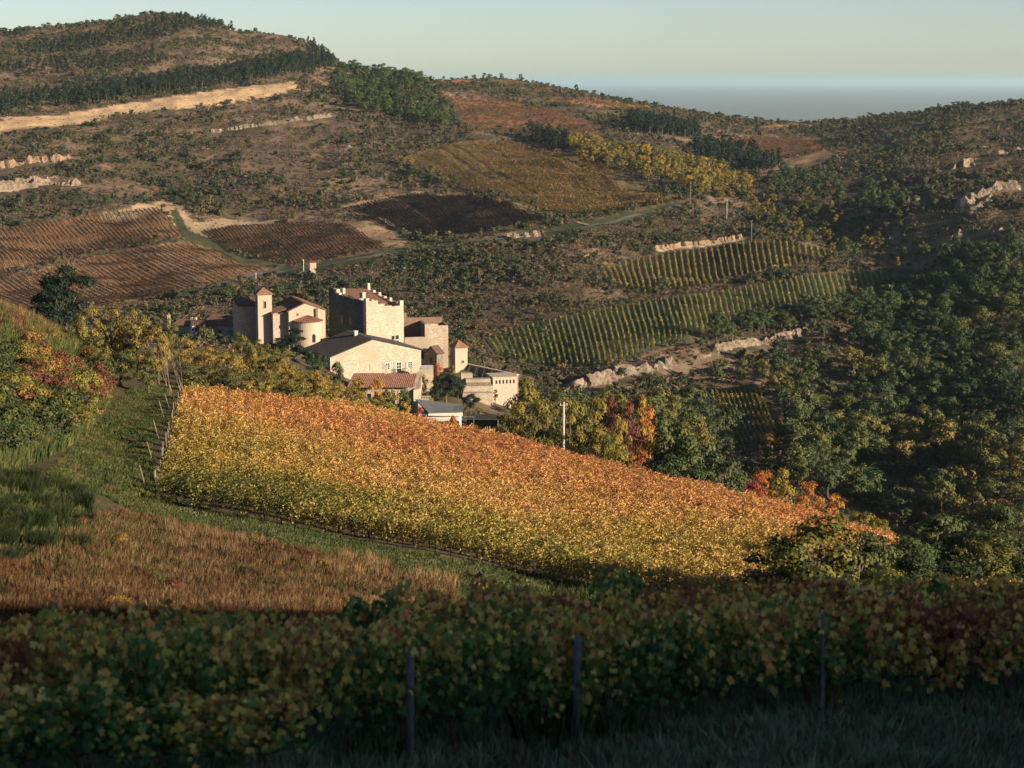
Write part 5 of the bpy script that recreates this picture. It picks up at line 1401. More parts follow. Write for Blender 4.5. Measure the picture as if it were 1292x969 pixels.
for q, h_ in ((486.5, 2.1), (519, 1.7)): L_.part('chimney', MB().box(lx(q) - .3, lx(q) + .3, 3.8, 4.5, lz(475), lz(475) + h_).box(lx(q) - .4, lx(q) + .4, 3.7, 4.6, lz(475) + h_, lz(475) + h_ + .14), M['pale_stone'])
# little walled terrace with balusters
T2 = Bld('balustrade_terrace', 528, 512, 432, 0, 'small pale balustraded terrace beside the tiled house', 'terrace')
T2.part('wall', MB().box(0, 2.9, 0, 3, -3, 1.2), M['pale_stone'])
bb = MB().box(0, 2.9, 0, .18, 2.15, 2.3)
for k_ in np.linspace(.1, 2.7, 8): bb.tube([(k_, .09, 1.2), (k_, .09, 1.5), (k_, .09, 2.15)], [.06, .11, .06], 6)
T2.part('balustrade', bb, M['pale_stone'])

# --- church
Y_C = 473
C_ = Bld('church', 365, 434, Y_C, 18, 'small stone church with square bell tower and rounded apse', 'church')
cosr = math.cos(math.radians(18))
def cxx(px_): return (px_ - 365) * Y_C / FPX / cosr
def czz(py_): return (434 - py_) * Y_C / FPX
CW = cxx(410)
zE, zA = czz(392.5), czz(383)
C_.part('wall', MB().profile([(0, -9), (CW, -9), (CW, zE), (CW * .45, zA), (0, zE)], 0, 16), M['plaster'])
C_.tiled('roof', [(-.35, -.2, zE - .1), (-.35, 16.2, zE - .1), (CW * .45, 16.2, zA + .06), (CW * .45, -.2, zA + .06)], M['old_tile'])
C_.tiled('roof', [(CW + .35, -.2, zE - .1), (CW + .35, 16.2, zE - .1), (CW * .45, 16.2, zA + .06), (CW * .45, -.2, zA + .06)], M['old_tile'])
# side chapel to the left
C_.part('wall', MB().prism([(-3.6, 2.2), (-.02, 2.2), (-.02, 9), (-3.6, 9)], -9, [czz(396), czz(394), czz(394), czz(396)]), M['limestone'], label='side chapel wall')
C_.tiled('roof', [(-3.9, 2.0, czz(396) - .05), (-3.9, 9.2, czz(396) - .05), (-.01, 9.2, czz(391)), (-.01, 2.0, czz(391))], M['old_tile'])
C_.part('wall', MB().box(-11.2, -5.3, 10.2, 17, -9, czz(389)), M['limestone'], label='shaded side wing of the church')
C_.tiled('roof', [(-11.5, 9.9, czz(389.5)), (-5.0, 9.9, czz(389.5)), (-5.0, 14, czz(381.5)), (-11.5, 14, czz(381.5))], M['old_tile'])
# bell tower
tw0, tw1, td0, td1 = -6.9, -3.35, 4.6, 8.2
zt = czz(372.5)
C_.part('bell_tower', MB().box(tw0, tw1, td0, td1, -9, zt), M['plaster'])
tc = ((tw0 + tw1) / 2, (td0 + td1) / 2)
C_.part('tower_roof', MB().add([(tw0 - .4, td0 - .4, zt + .002), (tw1 + .4, td0 - .4, zt + .002), (tw1 + .4, td1 + .4, zt + .002), (tw0 - .4, td1 + .4, zt + .002), (tw0 - .4, td0 - .4, zt + .2), (tw1 + .4, td0 - .4, zt + .2), (tw1 + .4, td1 + .4, zt + .2), (tw0 - .4, td1 + .4, zt + .2), (tc[0], tc[1], zt + 1.75)],
        [(3,2,1,0),(0,1,5,4),(1,2,6,5),(2,3,7,6),(3,0,4,7),(4,5,8),(5,6,8),(6,7,8),(7,4,8)]), M['tile'])
C_.window(tc[0] + .05, zt - 3.4, .55, 1.7, td0, arch=True, frame='plaster', name='bell_opening')
C_.window(tc[1], zt - 3.4, .55, 1.7, tw0, 'left', frame='dark_and_shade_stone', name='bell_opening')
# apse: half round with a half cone of tiles
ac, ar = (cxx(388), 0.0), 3.55
ths = np.linspace(math.pi, 2 * math.pi, 19)
ring = [(ac[0] + ar * math.cos(t), ar * math.sin(t) - .01) for t in ths]
zap = czz(405.5)
ap = C_.part('apse', MB().prism(ring, -9, zap), M['plaster'])
ro = [(ac[0] + (ar + .35) * math.cos(t), (ar + .35) * math.sin(t) - .01, zap + .02) for t in ths]
mb = MB(); mb.add(ro + [(p[0], p[1], p[2] + .18) for p in ro] + [(ac[0], -.05, zap + 1.55)], [[18 - i for i in range(19)]] + [(i, i + 1, 20 + i, 19 + i) for i in range(18)] + [(19 + i, 20 + i, 38) for i in range(18)])
for i in range(0, 18):
    t = (ths[i] + ths[i + 1]) / 2; p = Vector((ac[0] + (ar + .36) * math.cos(t), (ar + .36) * math.sin(t), zap + .2)); q = Vector((ac[0], -.05, zap + 1.57))
    mb.tube([p, p.lerp(q, .9)], [.1, .03], 5)
C_.part('apse_roof', mb, M['tile'])
aw = MB(); t_ = math.radians(283); cx_, cy_ = ac[0] + (ar + .02) * math.cos(t_), (ar + .02) * math.sin(t_)
wz0 = czz(431)
aw.profile([(cx_ - .42, wz0), (cx_ + .42, wz0), (cx_ + .42, wz0 + 1.7)] + [(cx_ + .42 * math.cos(a_), wz0 + 1.7 + .42 * math.sin(a_)) for a_ in np.linspace(.2, math.pi - .2, 6)] + [(cx_ - .42, wz0 + 1.7)], cy_ - .1, cy_ + .6)
C_.part('apse_window', aw, M['dark'])
C_.window(cxx(376), czz(398), .35, .55, frame='plaster')
C_.part('buttress', MB().box(cxx(397.5), cxx(400.5), -.5, -.01, -9, czz(389.5)), M['shade_brown_render'])  # dark strip added for the shade of a wall recess
C_.window(4.6, czz(416), .6, 1.5, -3.6, 'left', arch=False, frame='dark_and_shade_stone')

# --- village houses behind the hedge
def cottage(name, px0, px1, pyb, pye, pyr, Y_, rot, depth, wall, roof, label, ridge='x'):
    b = Bld(name, px0, pyb, Y_, rot, label, 'house')
    W_ = (px1 - px0) * Y_ / FPX / math.cos(math.radians(rot)); ze = (pyb - pye) * Y_ / FPX; zr_ = (pyb - pyr) * Y_ / FPX
    if ridge == 'x':
        mb = MB().profile([(0, -4), (depth, -4), (depth, ze), (depth / 2, zr_), (0, ze)], 0, W_)
        for i, v in enumerate(mb.V): mb.V[i] = (v[1], v[0], v[2])
        mb.F = [f[::-1] for f in mb.F]
        b.part('wall', mb, M[wall])
        b.tiled('roof', [(-.3, -.35, ze - .1), (W_ + .3, -.35, ze - .1), (W_ + .3, depth / 2, zr_ + .05), (-.3, depth / 2, zr_ + .05)], M[roof])
        b.tiled('roof', [(-.3, depth + .35, ze - .1), (W_ + .3, depth + .35, ze - .1), (W_ + .3, depth / 2, zr_ + .05), (-.3, depth / 2, zr_ + .05)], M[roof])
    else:
        b.part('wall', MB().profile([(0, -4), (W_, -4), (W_, ze), (W_ / 2, zr_), (0, ze)], 0, depth), M[wall])
        b.tiled('roof', [(-.35, -.3, ze - .1), (-.35, depth + .3, ze - .1), (W_ / 2, depth + .3, zr_ + .05), (W_ / 2, -.3, zr_ + .05)], M[roof])
        b.tiled('roof', [(W_ + .35, -.3, ze - .1), (W_ + .35, depth + .3, ze - .1), (W_ / 2, depth + .3, zr_ + .05), (W_ / 2, -.3, zr_ + .05)], M[roof])
    return b, W_, ze
b, W_, ze = cottage('village_house', 258, 302, 428, 408, 398, 505, -30, 8, 'limestone', 'old_tile', 'dark shaded village house with brown roof left of the church')
b.window(2.2, ze - 2.6, .9, 1.2, frame='dark_and_shade_stone'); b.window(5.4, ze - 2.6, .9, 1.2, frame='dark_and_shade_stone')
b, W_, ze = cottage('village_house', 308, 326, 424, 404, 402, 498, 12, 5, 'white_wall', 'old_tile', 'small pale annex house at the foot of the bell tower')
b, W_, ze = cottage('village_house', 243, 259, 428, 410, 407, 500, 14, 6, 'white_wall', 'old_tile', 'small whitewashed house beside the dark village house')
b.window(1.6, ze - 2.4, .8, 1.1, frame='white_wall')
b, W_, ze = cottage('village_house', 219, 246, 424, 410, 405, 512, -20, 7, 'limestone', 'old_tile', 'low village house with two pale chimneys behind the olive trees')
for q in (3.4, 4.6): b.part('chimney', MB().box(q, q + .6, 3.2, 3.8, ze, ze + 1.9), M['pale_stone'])
o = Bld('chimney_stack', 213, 412, 505, 0, 'slim pale chimney stack rising from the hedge by the village roofs', 'chimney')
o.part('stack', MB().box(-.35, .35, 0, .7, -6, 2.9), M['pale_stone']); o.part('cap', MB().box(-.45, .45, -.1, .8, 2.9, 3.1), M['pale_stone'])
o.part('pot', MB().tube([(0, .35, 3.1), (0, .35, 3.7)], [.2, .16], 8), M['tile'])
b, W_, ze = cottage('stone_hut', 391, 399, 340, 331, 329.5, 838, 10, 3.5, 'plaster', 'old_tile', 'tiny white hut by the road below the brown fields')
# wall behind the castle houses
# --- turret
Tu = Bld('garden_turret', 574.5, 462, 482, 24, 'small square turret with red pyramid roof on the castle terrace', 'tower')
w_ = 15.5 * 482 / FPX / math.cos(math.radians(24))
zt = (462 - 439) * 482 / FPX
Tu.part('wall', MB().box(0, w_, 0, w_, -3, zt), M['plaster'])
Tu.part('roof', MB().add([(-.3, -.3, zt + .002), (w_ + .3, -.3, zt + .002), (w_ + .3, w_ + .3, zt + .002), (-.3, w_ + .3, zt + .002), (-.3, -.3, zt + .16), (w_ + .3, -.3, zt + .16), (w_ + .3, w_ + .3, zt + .16), (-.3, w_ + .3, zt + .16), (w_ / 2, w_ / 2, zt + 1.9)],
        [(3,2,1,0),(0,1,5,4),(1,2,6,5),(2,3,7,6),(3,0,4,7),(4,5,8),(5,6,8),(6,7,8),(7,4,8)]), M['tile'])
Tu.window(w_ * .62, .7, .5, .6, frame='plaster')
# --- terrace garden: wall on the valley side with slanting buttresses, corner bastion with loopholes
a = P(580, 470, 486); c = P(652, 490, 470)
TW = link('terrace_wall', None, None, a); tag(TW, 'long stone terrace wall with slanting white buttresses beside the lawn', 'wall')
dv = Vector((c.x - a.x, c.y - a.y, 0)); ln = dv.length; dv.normalize(); nv = Vector((dv.y, -dv.x, 0))
def tw_part(name, s0, s1, n0, n1, z0a, z0b, z1a, z1b, mat):
    V_ = [dv * s + nv * q for s in (s0, s1) for q in (n0, n1)]
    vs = [(V_[0].x, V_[0].y, z0a), (V_[2].x, V_[2].y, z0b), (V_[3].x, V_[3].y, z0b), (V_[1].x, V_[1].y, z0a), (V_[0].x, V_[0].y, z1a), (V_[2].x, V_[2].y, z1b), (V_[3].x, V_[3].y, z1b), (V_[1].x, V_[1].y, z1a)]
    mb = MB().add(vs, [(0,1,2,3),(7,6,5,4),(4,5,1,0),(5,6,2,1),(6,7,3,2),(7,4,0,3)])
    return link(name, mb.mesh(name, mat), TW)
zA_ = P(580, 458, 486).z - a.z; zB_ = P(652, 473.5, 470).z - a.z
tw_part('wall', 0, ln, -.6, 0, -6, -10, zA_, zB_, M['dark_and_shade_stone'])  # dark colour carries the shadow on the wall's inner side
tw_part('coping', -.1, ln + .1, -.75, .15, zA_, zB_, zA_ + .22, zB_ + .22, M['pale_stone'])
for i in range(7):
    f = .06 + i * .13
    zt = zA_ + (zB_ - zA_) * f
    p0 = dv * (ln * f)
    mb = MB()
    q0 = p0 + nv * .02; q1 = p0 + nv * 1.3
    for e_ in (0,):
        dd = dv * .22
        mb.add([q0 - dd + Vector((0, 0, zt)), q0 + dd + Vector((0, 0, zt)), q1 + dd + Vector((0, 0, zt - 2.6)), q1 - dd + Vector((0, 0, zt - 2.6)), q0 - dd + Vector((0, 0, zt - 2.6)), q0 + dd + Vector((0, 0, zt - 2.6))],
               [(0, 3, 2, 1), (0, 4, 3), (1, 2, 5), (0, 1, 5, 4), (4, 5, 2, 3)])
    link('buttress', mb.mesh('buttress', M['white_wall']), TW)
Y_B = 464
B_ = Bld('corner_bastion', 622, 510, Y_B, 14, 'pale stone bastion with a row of loopholes at the terrace corner', 'wall')
bw = 31 * Y_B / FPX / math.cos(math.radians(14)); bh = (510 - 476) * Y_B / FPX
B_.part('wall', MB().box(0, bw, 0, 7, -6, bh), M['pale_stone'])
B_.part('coping', MB().box(-.15, bw + .15, -.15, 7.15, bh, bh + .18), M['pale_stone'])
for i in range(6):
    x_ = bw * (.14 + i * .145)
    B_.part('loophole', MB().box(x_ - .2, x_ + .2, -.05, .05, bh - 1.5, bh - .6), M['dark'])
W3 = Bld('terrace_steps', 584, 503, 455, 6, 'stepped tan retaining walls of the castle garden', 'wall')
for i, (x0, x1, y0, zz) in enumerate(((0, 7.2, 0, 1.3), (.4, 7.6, 2.6, 2.6), (1.2, 7.2, 5.0, 3.9), (0.2, 3.0, 7.5, 5.0))):
    W3.part('retaining_wall', MB().box(x0, x1, y0, y0 + 2.5, -5, zz), M['limestone'])
W3.part('planting', MB().box(1.3, 7.0, 4.4, 4.98, 2.6, 3.1), M['dark_and_shade_stone'])
LN = MB(); 
p1, p2, p3, p4 = P(583, 466, 480), P(617, 480, 470), P(600, 484, 463), P(573, 474, 470)
LN.add([(q - p1) for q in (p1, p2, p3, p4)] + [((q - p1) - Vector((0, 0, 5))) for q in (p1, p2, p3, p4)], [(3, 2, 1, 0), (0, 1, 5, 4), (1, 2, 6, 5), (2, 3, 7, 6), (3, 0, 4, 7)])
m_, n_, l_, b_, o_ = new_mat('lawn'); b_.inputs['Base Color'].default_value = (0.055, 0.085, 0.022, 1)
tag(link('lawn', LN.mesh('lawn', m_), None, p1), kind='structure')

# --- sheds on the low side
S1 = Bld('flat_roof_shed', 520, 530, 415, 0, 'low shed with grey sheet roof and white fascia above the vineyard', 'shed')
def sx(px_): return (px_ - 520) * 415 / FPX
def sz(py_): return (530 - py_) * 415 / FPX
S1.part('wall', MB().prism([(sx(528), .5), (sx(580), .5), (sx(582), 7.5), (sx(530), 7.5)], -4, [sz(523), sz(523), sz(520.5), sz(520.5)]), M['white_wall'])
S1.part('roof', MB().add([(sx(541), -.4, sz(521)), (sx(585), .2, sz(520.5)), (sx(584), 8, sz(519)), (sx(522), 8, sz(512)), (sx(541), -.4, sz(521) + .25), (sx(585), .2, sz(520.5) + .25), (sx(584), 8, sz(519) + .25), (sx(522), 8, sz(512) + .25)],
        [(3,2,1,0),(4,5,6,7),(0,1,5,4),(1,2,6,5),(2,3,7,6),(3,0,4,7)]), M['slate_roof'])
S1.part('fascia', MB().add([(sx(541), -.45, sz(521) - .5), (sx(585), .12, sz(520.5) - .75), (sx(585), .12, sz(520.5) - .02), (sx(541), -.45, sz(521) - .02), (sx(541), -.42, sz(521) - .5), (sx(585), .16, sz(520.5) - .75), (sx(585), .16, sz(520.5) - .02), (sx(541), -.42, sz(521) - .02)],
        [(0,1,2,3),(7,6,5,4),(0,4,5,1),(3,2,6,7)]), M['white_wall'])
S2 = Bld('open_carport', 588, 543, 405, 0, 'dark open carport with a grey corner post beside the sheet roofed shed', 'shed')
cw = 42 * 405 / FPX
S2.part('roof', MB().box(0, cw, 0, 6, 2.3, 2.45), M['dark_roof']); S2.part('back_wall', MB().box(0, cw, 5.6, 5.9, -3, 2.29), M['dark_and_shade_stone'])
S2.part('side_wall', MB().box(cw - .3, cw - .02, .3, 5.58, -3, 2.28), M['dark_and_shade_stone'])
S2.part('post', MB().box(1.6, 1.76, -.25, -.09, -3, 3.1), M['slate_roof']); S2.part('beam', MB().box(-.6, 1.6, -.25, -.1, 2.95, 3.1), M['slate_roof'])
for k_ in (4.6, 5.1): S2.part('prop', MB().box(k_, k_ + .12, -.1, .05, -3, .9), M['pale_stone'])
for i, p in enumerate(((600, 549), (618, 551), (630, 552))):
    pass

# --- poles
def pole(px_, top, base, Y_, label, mat='concrete', r=.14, arm=False):
    a_ = P(px_, base, Y_); z0 = float(H(a_.x, a_.y)); tz_ = P(px_, top, Y_).z
    b_ = Bld('utility_pole', px_, base, Y_, 15, label, 'pole'); dz = z0 - a_.z
    b_.root.location.z = z0; h_ = tz_ - z0
    b_.part('shaft', MB().tube([(0, 0, -.5), (0, 0, h_ * .5), (0, 0, h_)], [r * 1.2, r, r * .75], 8), M[mat], smooth=True)
    b_.part('crossarm', MB().box(-.55, .55, -.06, .06, h_ - .5, h_ - .38), M['grey_wood'])
    for k_ in (-.45, .45): b_.part('insulator', MB().tube([(k_, 0, h_ - .38), (k_, 0, h_ - .2)], [.05, .035], 6), M['white_frame'])
pole(711, 507, 562, 248, 'tall pale concrete pole among the yellow trees above the vineyard', 'concrete', .16)
pole(383, 327, 342, 850, 'pale pole beside the tiny white hut', 'concrete', .2)
pole(624, 287, 301, 935, 'thin pole by the road below the dark vineyard', 'concrete', .17)
pole(694, 277, 291, 970, 'thin pole by the road where the retaining wall starts', 'concrete', .17)
pole(917, 252, 270, 1000, 'grey pole on the slope below the yellow grove', 'concrete', .18)
pole(871, 230, 255, 1025, 'wooden pole at the road end beside the yellow grove', 'wood', .18)
pole(948, 278, 297, 925, 'wooden pole above the gold vineyard', 'wood', .16)
pole(195, 366, 381, 790, 'thin grey pole at the road near the pine', 'concrete', .16)
pole(323, 344, 356, 835, 'thin grey pole along the road above the church', 'concrete', .15)
pole(1266, 420, 440, 630, 'thin pole at the edge of the valley wood clearing', 'wood', .13)

# ------------------------------------------------------------------ limestone ledges
def ledge(pts, hpx, label, mat='rock', ymin=450, rough=1.0, brk=0.25, seed=1, thick=3.0):
    """a broken rock band standing in the slope along surveyed points: weathered layers, each set back from the one below"""
    rng = random.Random(seed)
    w_ = [G(a, b, ymin) for a, b in pts]
    o0 = w_[0].copy()
    P2 = []
    for a, b in zip(w_[:-1], w_[1:]):
        hh = hpx * a.y / FPX; n = max(2, int((b - a).length / max(.45, hh * .2)))
        for i in range(n):
            f = i / n; d = (b - a).normalized(); sd = Vector((-d.y, d.x, 0)); sd = sd if sd.y > 0 else -sd
            P2.append((a.lerp(b, f), sd, hh))
    n = len(P2)
    rows = 8
    offs = [0.0]
    for k in range(1, rows): offs.append(offs[-1] + rng.uniform(.06, .3))
    mb = MB(); V = []
    ph = rng.uniform(0, 50)
    for i, (p, sd, hh) in enumerate(P2):
        s = i * .37 + ph
        env = float(fbm(np.array([s * .45]), np.array([seed * 3.1]), 4, 71)[0])
        h_ = hh * (1 + rng.uniform(-.1, .1)) * min(1.0, max(0.0, (env - brk * .9 - .02) * 2.6))
        e = min(i, n - 1 - i) / 2.5
        h_ *= min(1, e)
        wob = (float(fbm(np.array([s * .9]), np.array([seed * 1.7]), 3, 72)[0]) - .5) * hh * 1.6
        for k in range(rows):
            f = k / (rows - 1)
            q = p + sd * (wob + (offs[k] + rng.uniform(-.13, .13)) * hh * .8)
            zz = float(H(q.x, q.y)) * 0 + float(H(p.x, p.y)) - hh * .4 + (h_ + hh * .4) * f + (rng.uniform(-.05, .05) * hh if 0 < k < rows - 1 else 0)
            V.append((q.x - o0.x, q.y - o0.y, zz - o0.z))
        q = p + sd * (wob + thick + hh * .8); V.append((q.x - o0.x, q.y - o0.y, min(V[-1][2], float(H(q.x, q.y)) - .5 - o0.z) if h_ < .2 * hh else V[-1][2] - .25 * hh))
        q = q + sd * hh * .6; V.append((q.x - o0.x, q.y - o0.y, float(H(p.x, p.y)) - hh - o0.z))
    r2 = rows + 2
    F = [(i * r2 + k, (i + 1) * r2 + k, (i + 1) * r2 + k + 1, i * r2 + k + 1) for i in range(n - 1) for k in range(r2 - 1)]
    mb.add(V, F)
    o = link('rock_ledge', mb.mesh('rock_ledge', M[mat]), None, o0); tag(o, label, 'rock')
ledge([(716,497),(750,490),(790,480),(830,470),(868,464)], 15, 'broad sunlit limestone cliff below the curved vineyard', 'rock', 480, brk=.08, seed=1, thick=4)
ledge([(716,493),(755,485),(800,474),(846,464)], 8, 'upper step of the broad limestone cliff', 'rock', 480, brk=.25, seed=12)
ledge([(905,448),(950,438),(1000,428),(1030,422)], 10, 'thinner limestone band running on between the valley trees', 'rock', 520, brk=.12, seed=2)
ledge([(880,456),(905,449)], 6, 'short rock step joining two limestone bands', 'rock', 520, seed=22)
ledge([(-10,216),(25,210),(45,206),(100,200)], 10, 'layered pale cliff on the left hillside', 'rock_warm', 800, brk=.1, seed=3)
ledge([(-10,246),(30,240),(60,234),(104,236)], 13, 'crumbling white scree bank under the left cliff', 'rock', 800, brk=.25, seed=4)
ledge([(-10,238),(40,230),(80,226)], 7, 'upper rim of the white scree bank', 'rock', 800, brk=.3, seed=14)
ledge([(265,168),(330,160),(400,151),(422,147)], 5, 'long thin rock band across the hill below the earth bank', 'rock', 900, brk=.25, seed=5)
ledge([(190,180),(240,172),(265,168)], 2.5, 'faint broken tail of the long rock band', 'rock', 900, brk=.5, seed=15)
ledge([(1185,216),(1210,214),(1235,210)], 13, 'blocky white outcrop on the right hillside', 'rock', 800, brk=.1, seed=6)
ledge([(1228,262),(1240,250),(1256,243),(1292,238)], 12, 'curved white outcrop on the right hillside edge', 'rock', 700, brk=.2, seed=7)
ledge([(1232,270),(1248,258),(1270,250)], 9, 'broken stones below the curved outcrop', 'rock', 700, brk=.4, seed=17)
ledge([(1183,306),(1220,300),(1262,296)], 12, 'stony outcrop above the right wood', 'rock', 700, brk=.3, seed=8)
ledge([(1268,334),(1292,330)], 11, 'white rocks at the edge of the right wood', 'rock', 600, brk=.2, seed=9)
ledge([(1146,260),(1168,252)], 7, 'slanting white slab on the right slope', 'rock', 700, brk=.1, seed=10)
ledge([(1265,196),(1292,188)], 5, 'pale rock strip high on the right hill', 'rock', 800, brk=.3, seed=11)
ledge([(830,316),(855,313),(880,311),(910,306),(942,300)], 6, 'cut bank of pale earth above the gold vineyard', 'rock_warm', 700, brk=.08, seed=13)
ledge([(640,302),(660,300),(692,297)], 8, 'stone retaining wall below the road', 'rock', 700, brk=.1, seed=16, thick=1.5)
ledge([(735,327),(755,323)], 4, 'small pale stones at the start of the cut bank', 'rock_warm', 700, brk=.3, seed=18)
ledge([(930,350),(965,342),(1000,335)], 4, 'scattered stones between the two valley vineyards', 'rock', 600, brk=.5, seed=19)
ledge([(470,345),(510,340),(530,336)], 3, 'low stone terrace line behind the keep', 'rock', 650, brk=.4, seed=20)
ledge([(436,362),(450,356)], 3, 'short stone line on the slope above the keep', 'rock', 650, brk=.3, seed=21)
ledge([(205,392),(240,386),(262,382)], 3, 'pale stones on the slope above the village', 'rock', 600, brk=.45, seed=23)
ledge([(300,388),(320,382)], 2.5, 'small stone step left of the church', 'rock', 600, brk=.4, seed=24)
ledge([(440,188),(470,180),(500,182)], 4, 'pale broken rocks on the hill shoulder', 'rock', 800, brk=.5, seed=25)
ledge([(400,148),(420,143),(440,140)], 3, 'rock end at the hill shoulder trees', 'rock', 800, brk=.4, seed=26)
for i, (a_, b_) in enumerate(((1152,402),(1212,412),(1250,408),(1270,390),(1180,390),(1115,408),(1225,388))):
    ledge([(a_ - 4, b_), (a_ + 4, b_ - 1)], 3, 'small white boulder among dark oaks of the valley wood', 'rock', 550, brk=0, seed=30 + i)
for o in COL.objects:
    if o.get('label') == 'small white boulder among dark oaks of the valley wood': o['group'] = 'boulders of the valley wood'; o.name = 'boulder'

# ------------------------------------------------------------------ leafless vines of the far red fields
for nm, sd in (('f9', 701), ('f10', 702), ('f12', 703), ('f5b', 704)):
    x, y = sample(F_SOIL[nm][0], .16, sd); z = H(x, y); k = visible(x, y, z, 1.5); x, y, z = x[k], y[k], z[k]; n = len(x); s = RNG.uniform(.35, .7, n)
    scatter('far_vines', BUSH, np.stack([x, y, z], 1), RNG.uniform(0, 6.28, n), s, RNG.uniform(.75, 1.0, n), {'f9': 'reddish brown vines of the bare field under the ridge', 'f10': 'dark red vines of the field on the saddle', 'f12': 'ochre stubble of the strip near the ridge skyline', 'f5b': 'golden low vines of the narrow strip'}[nm], 'vineyard')
# ------------------------------------------------------------------ grass
def grass(pg, dens, protos, s0, s1, t0, t1, seed, name, label, cat, keep=None):
    x, y = sample(pg, dens, seed); z = H(x, y)
    if keep is not None:
        k = keep(x, y); x, y, z = x[k], y[k], z[k]
    n = len(x); print(name, n)
    scatter(name, protos, np.stack([x, y, z], 1), RNG.uniform(0, 6.28, n), np.stack([RNG.uniform(s0, s1, n)] * 2 + [RNG.uniform(s0, s1, n)], 1), RNG.uniform(t0, t1, n), label, cat)
SLOPE = poly([(-40,690),(40,715),(110,660),(150,650),(230,668),(330,690),(460,715),(560,745),(640,800),(300,850),(-40,850)], 45, 130)
grass(SLOPE, 9, TUFT, .6, 1.15, .05, .7, 601, 'dry_grass', 'tall brown dry grass on the slope beside the vineyard', 'grass')
grass(SLOPE, 4.5, GTUFT, 1.4, 3.0, .2, .8, 611, 'slope_grass', 'low green grass between the brown tufts of the slope', 'grass')
grass(poly([(200,668),(330,690),(460,712),(620,745),(620,760),(450,735),(330,712),(215,700)], 60, 130), 2.6, TALL, .5, 1.0, .5, 1.0, 602, 'tall_straw', 'pale tall straw tufts along the upper edge of the brown slope', 'grass', keep=lambda x, y: fbm(x / 4, y / 4, 2, 4) > .52)
grass(GRASS, 9, GTUFT, .7, 1.7, .1, .8, 603, 'green_grass', 'short green grass of the strip beside the vineyard', 'grass')
grass(GRASS, 1.6, TUFT, .3, .6, .3, .8, 604, 'strip_straw', 'short straw tufts in the green grass strip', 'grass', keep=lambda x, y: fbm(x / 5, y / 5, 3, 77) > .5)
grass(poly([(196,636),(330,666),(450,692),(600,718),(780,757),(770,767),(600,730),(450,704),(330,677),(200,648)], 80, 140), 6, WTUFT, .6, 1.2, .1, .8, 605, 'pale_weeds', 'pale flowering weeds lining the lowest vine row', 'weeds')
grass(poly([(190,628),(330,660),(450,686),(600,712),(780,748),(800,775),(600,738),(450,712),(330,684),(195,655)], 80, 140), 9, GTUFT, .9, 1.9, .15, .7, 614, 'track_grass', 'green grass along the foot of the orange vines', 'grass')
grass(MOUND, 2.2, MTUFT, .8, 1.8, .2, .8, 606, 'mound_grass', 'tall soft grass over the crest of the mound', 'grass')
grass(poly([(-40,380),(40,388),(110,440),(60,440),(-40,420)], 120, 230), 7, TUFT + TALL, .8, 1.5, .2, .8, 612, 'crest_grass', 'olive straw coloured grass on top of the mound', 'grass')
grass(BRM, 5, TUFT, .3, .6, .0, .6, 616, 'broom_straw', 'brown dry grass between the broom bushes', 'grass')
grass(BRM, 5, GTUFT, 1.2, 2.4, .1, .6, 617, 'broom_grass', 'green grass between the broom bushes', 'grass')
sx_, sy_ = spaced(SLOPE, 4.6, 615)
for i, (x, y) in enumerate(zip(sx_, sy_)):
    if random.random() < .45: continue
    s = random.uniform(.16, .34); gr = i % 3 == 0
    thing('shrub', [('foliage', SHRUB[i % 6]), ('stem', SHRUBT[i % 2])], (x, y, float(H(x, y))), random.uniform(0, 6), (s * 1.2, s * 1.2, s), 'small green weed bush in the brown grass slope' if gr else 'small russet weed bush in the brown grass slope', 'shrub', 'green weeds of the slope' if gr else 'russet weeds of the slope', .15 if gr else random.uniform(.6, 1))
FORE = np.array([(-16, 25), (22, 29), (24, 46), (-17, 40)], float)
grass(FORE, 13, VTUFT, .9, 1.9, .2, .9, 607, 'verge_grass', 'dark grass of the shaded verge under the vines', 'grass')
grass(FORE, 3.0, TUFT, .35, .7, .5, 1.0, 608, 'verge_straw', 'faded straw in the shaded verge under the vines', 'grass')
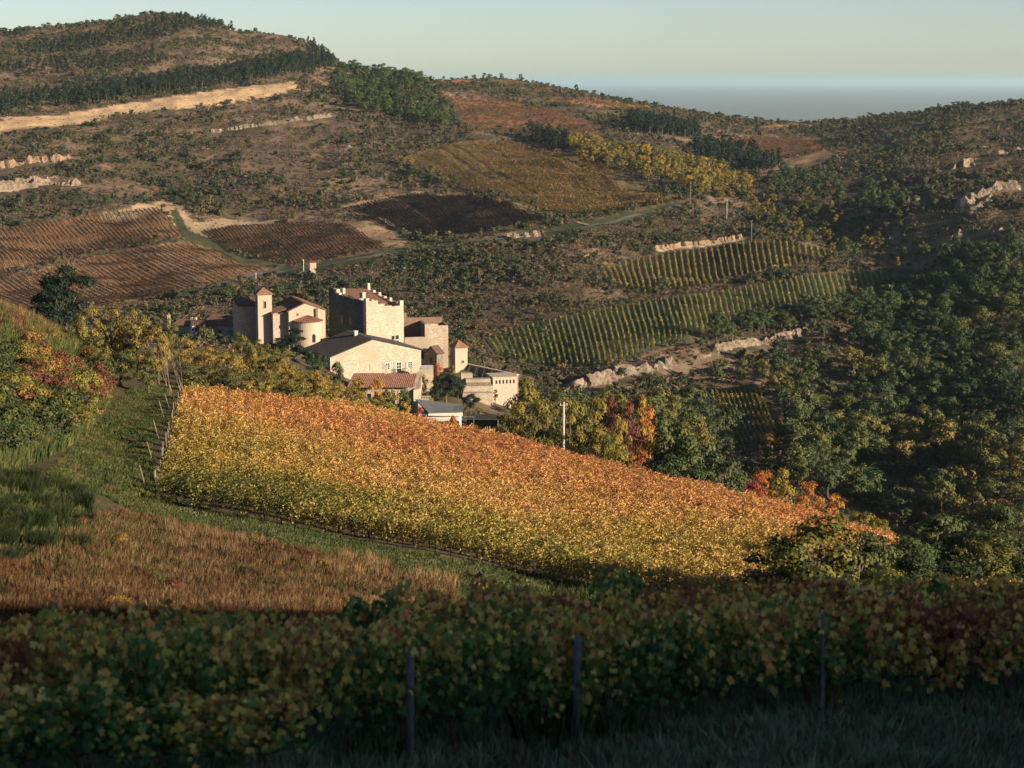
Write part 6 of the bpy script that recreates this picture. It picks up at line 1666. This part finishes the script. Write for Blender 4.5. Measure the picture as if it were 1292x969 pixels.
grass(np.array([(2, 44), (30, 46), (36, 100), (2, 100)], float), 2.0, MTUFT, .7, 1.4, .1, .6, 609, 'bank_grass', 'rough grass on the shaded bank behind the vine rows', 'grass')
grass(np.array([(-30, 44), (3, 44), (3, 80), (-26, 70)], float), 7, TUFT, .7, 1.2, .1, .7, 613, 'bank_straw', 'brown dry grass on the bank between vines and slope', 'grass')
for (px_, Y_, s_, lab) in ((690, 33.8, 1.5, 'big arching grass clump at the foot of the shaded vines'), (1035, 36.0, 1.0, 'pale grass tuft at the thin square stake'), (780, 34.0, .9, 'small grass clump beside the arching one'), (470, 32.5, 1.0, 'low grass clump in the dark verge')):
    x = float(ray(px_, 900)[0]) * Y_
    o = link('grass_clump', np_mesh('grass_clump', [(0, 0, 0)], [])) if False else link('grass_clump', MTUFT[int(px_) % 3] if px_ != 1035 else TALL[0], None, (x, Y_, float(H(x, Y_))), 1.0, (s_, s_, s_)); o['tint'] = 0.35 if px_ != 1035 else .8
    tag(o, lab, 'grass')
# trees on the bank outside the picture that shade the foreground
for (x, y, s) in ((61,8,.5),(60,57,.3),(61,70,.3)):
    thing('oak_tree', [('crown', OAK[int(x) % 6]), ('trunk', OAKT[int(y) % 3])], (x, y, float(H(x, y))), x, (s, s, s), 'oak on the bank to the right of the shaded vine rows', 'tree', 'oaks on the bank by the shaded vines', .3)

# ------------------------------------------------------------------ haze
m_ = bpy.data.materials.new('haze_air'); m_.use_nodes = True; nn = m_.node_tree.nodes; nn.clear()
oo = nn.new('ShaderNodeOutputMaterial'); vv = nn.new('ShaderNodeVolumePrincipled')
vv.inputs['Density'].default_value = 2.8e-5; vv.inputs['Color'].default_value = (0.60, 0.83, 0.95, 1); vv.inputs['Anisotropy'].default_value = 0.2
m_.node_tree.links.new(vv.outputs[0], oo.inputs['Volume'])
hb = MB().box(-260000, 260000, -260000, 260000, -215, 115)
ho = link('haze', hb.mesh('haze', m_)); tag(ho, 'thin pale air over the plain and hills', 'haze', kind='stuff')
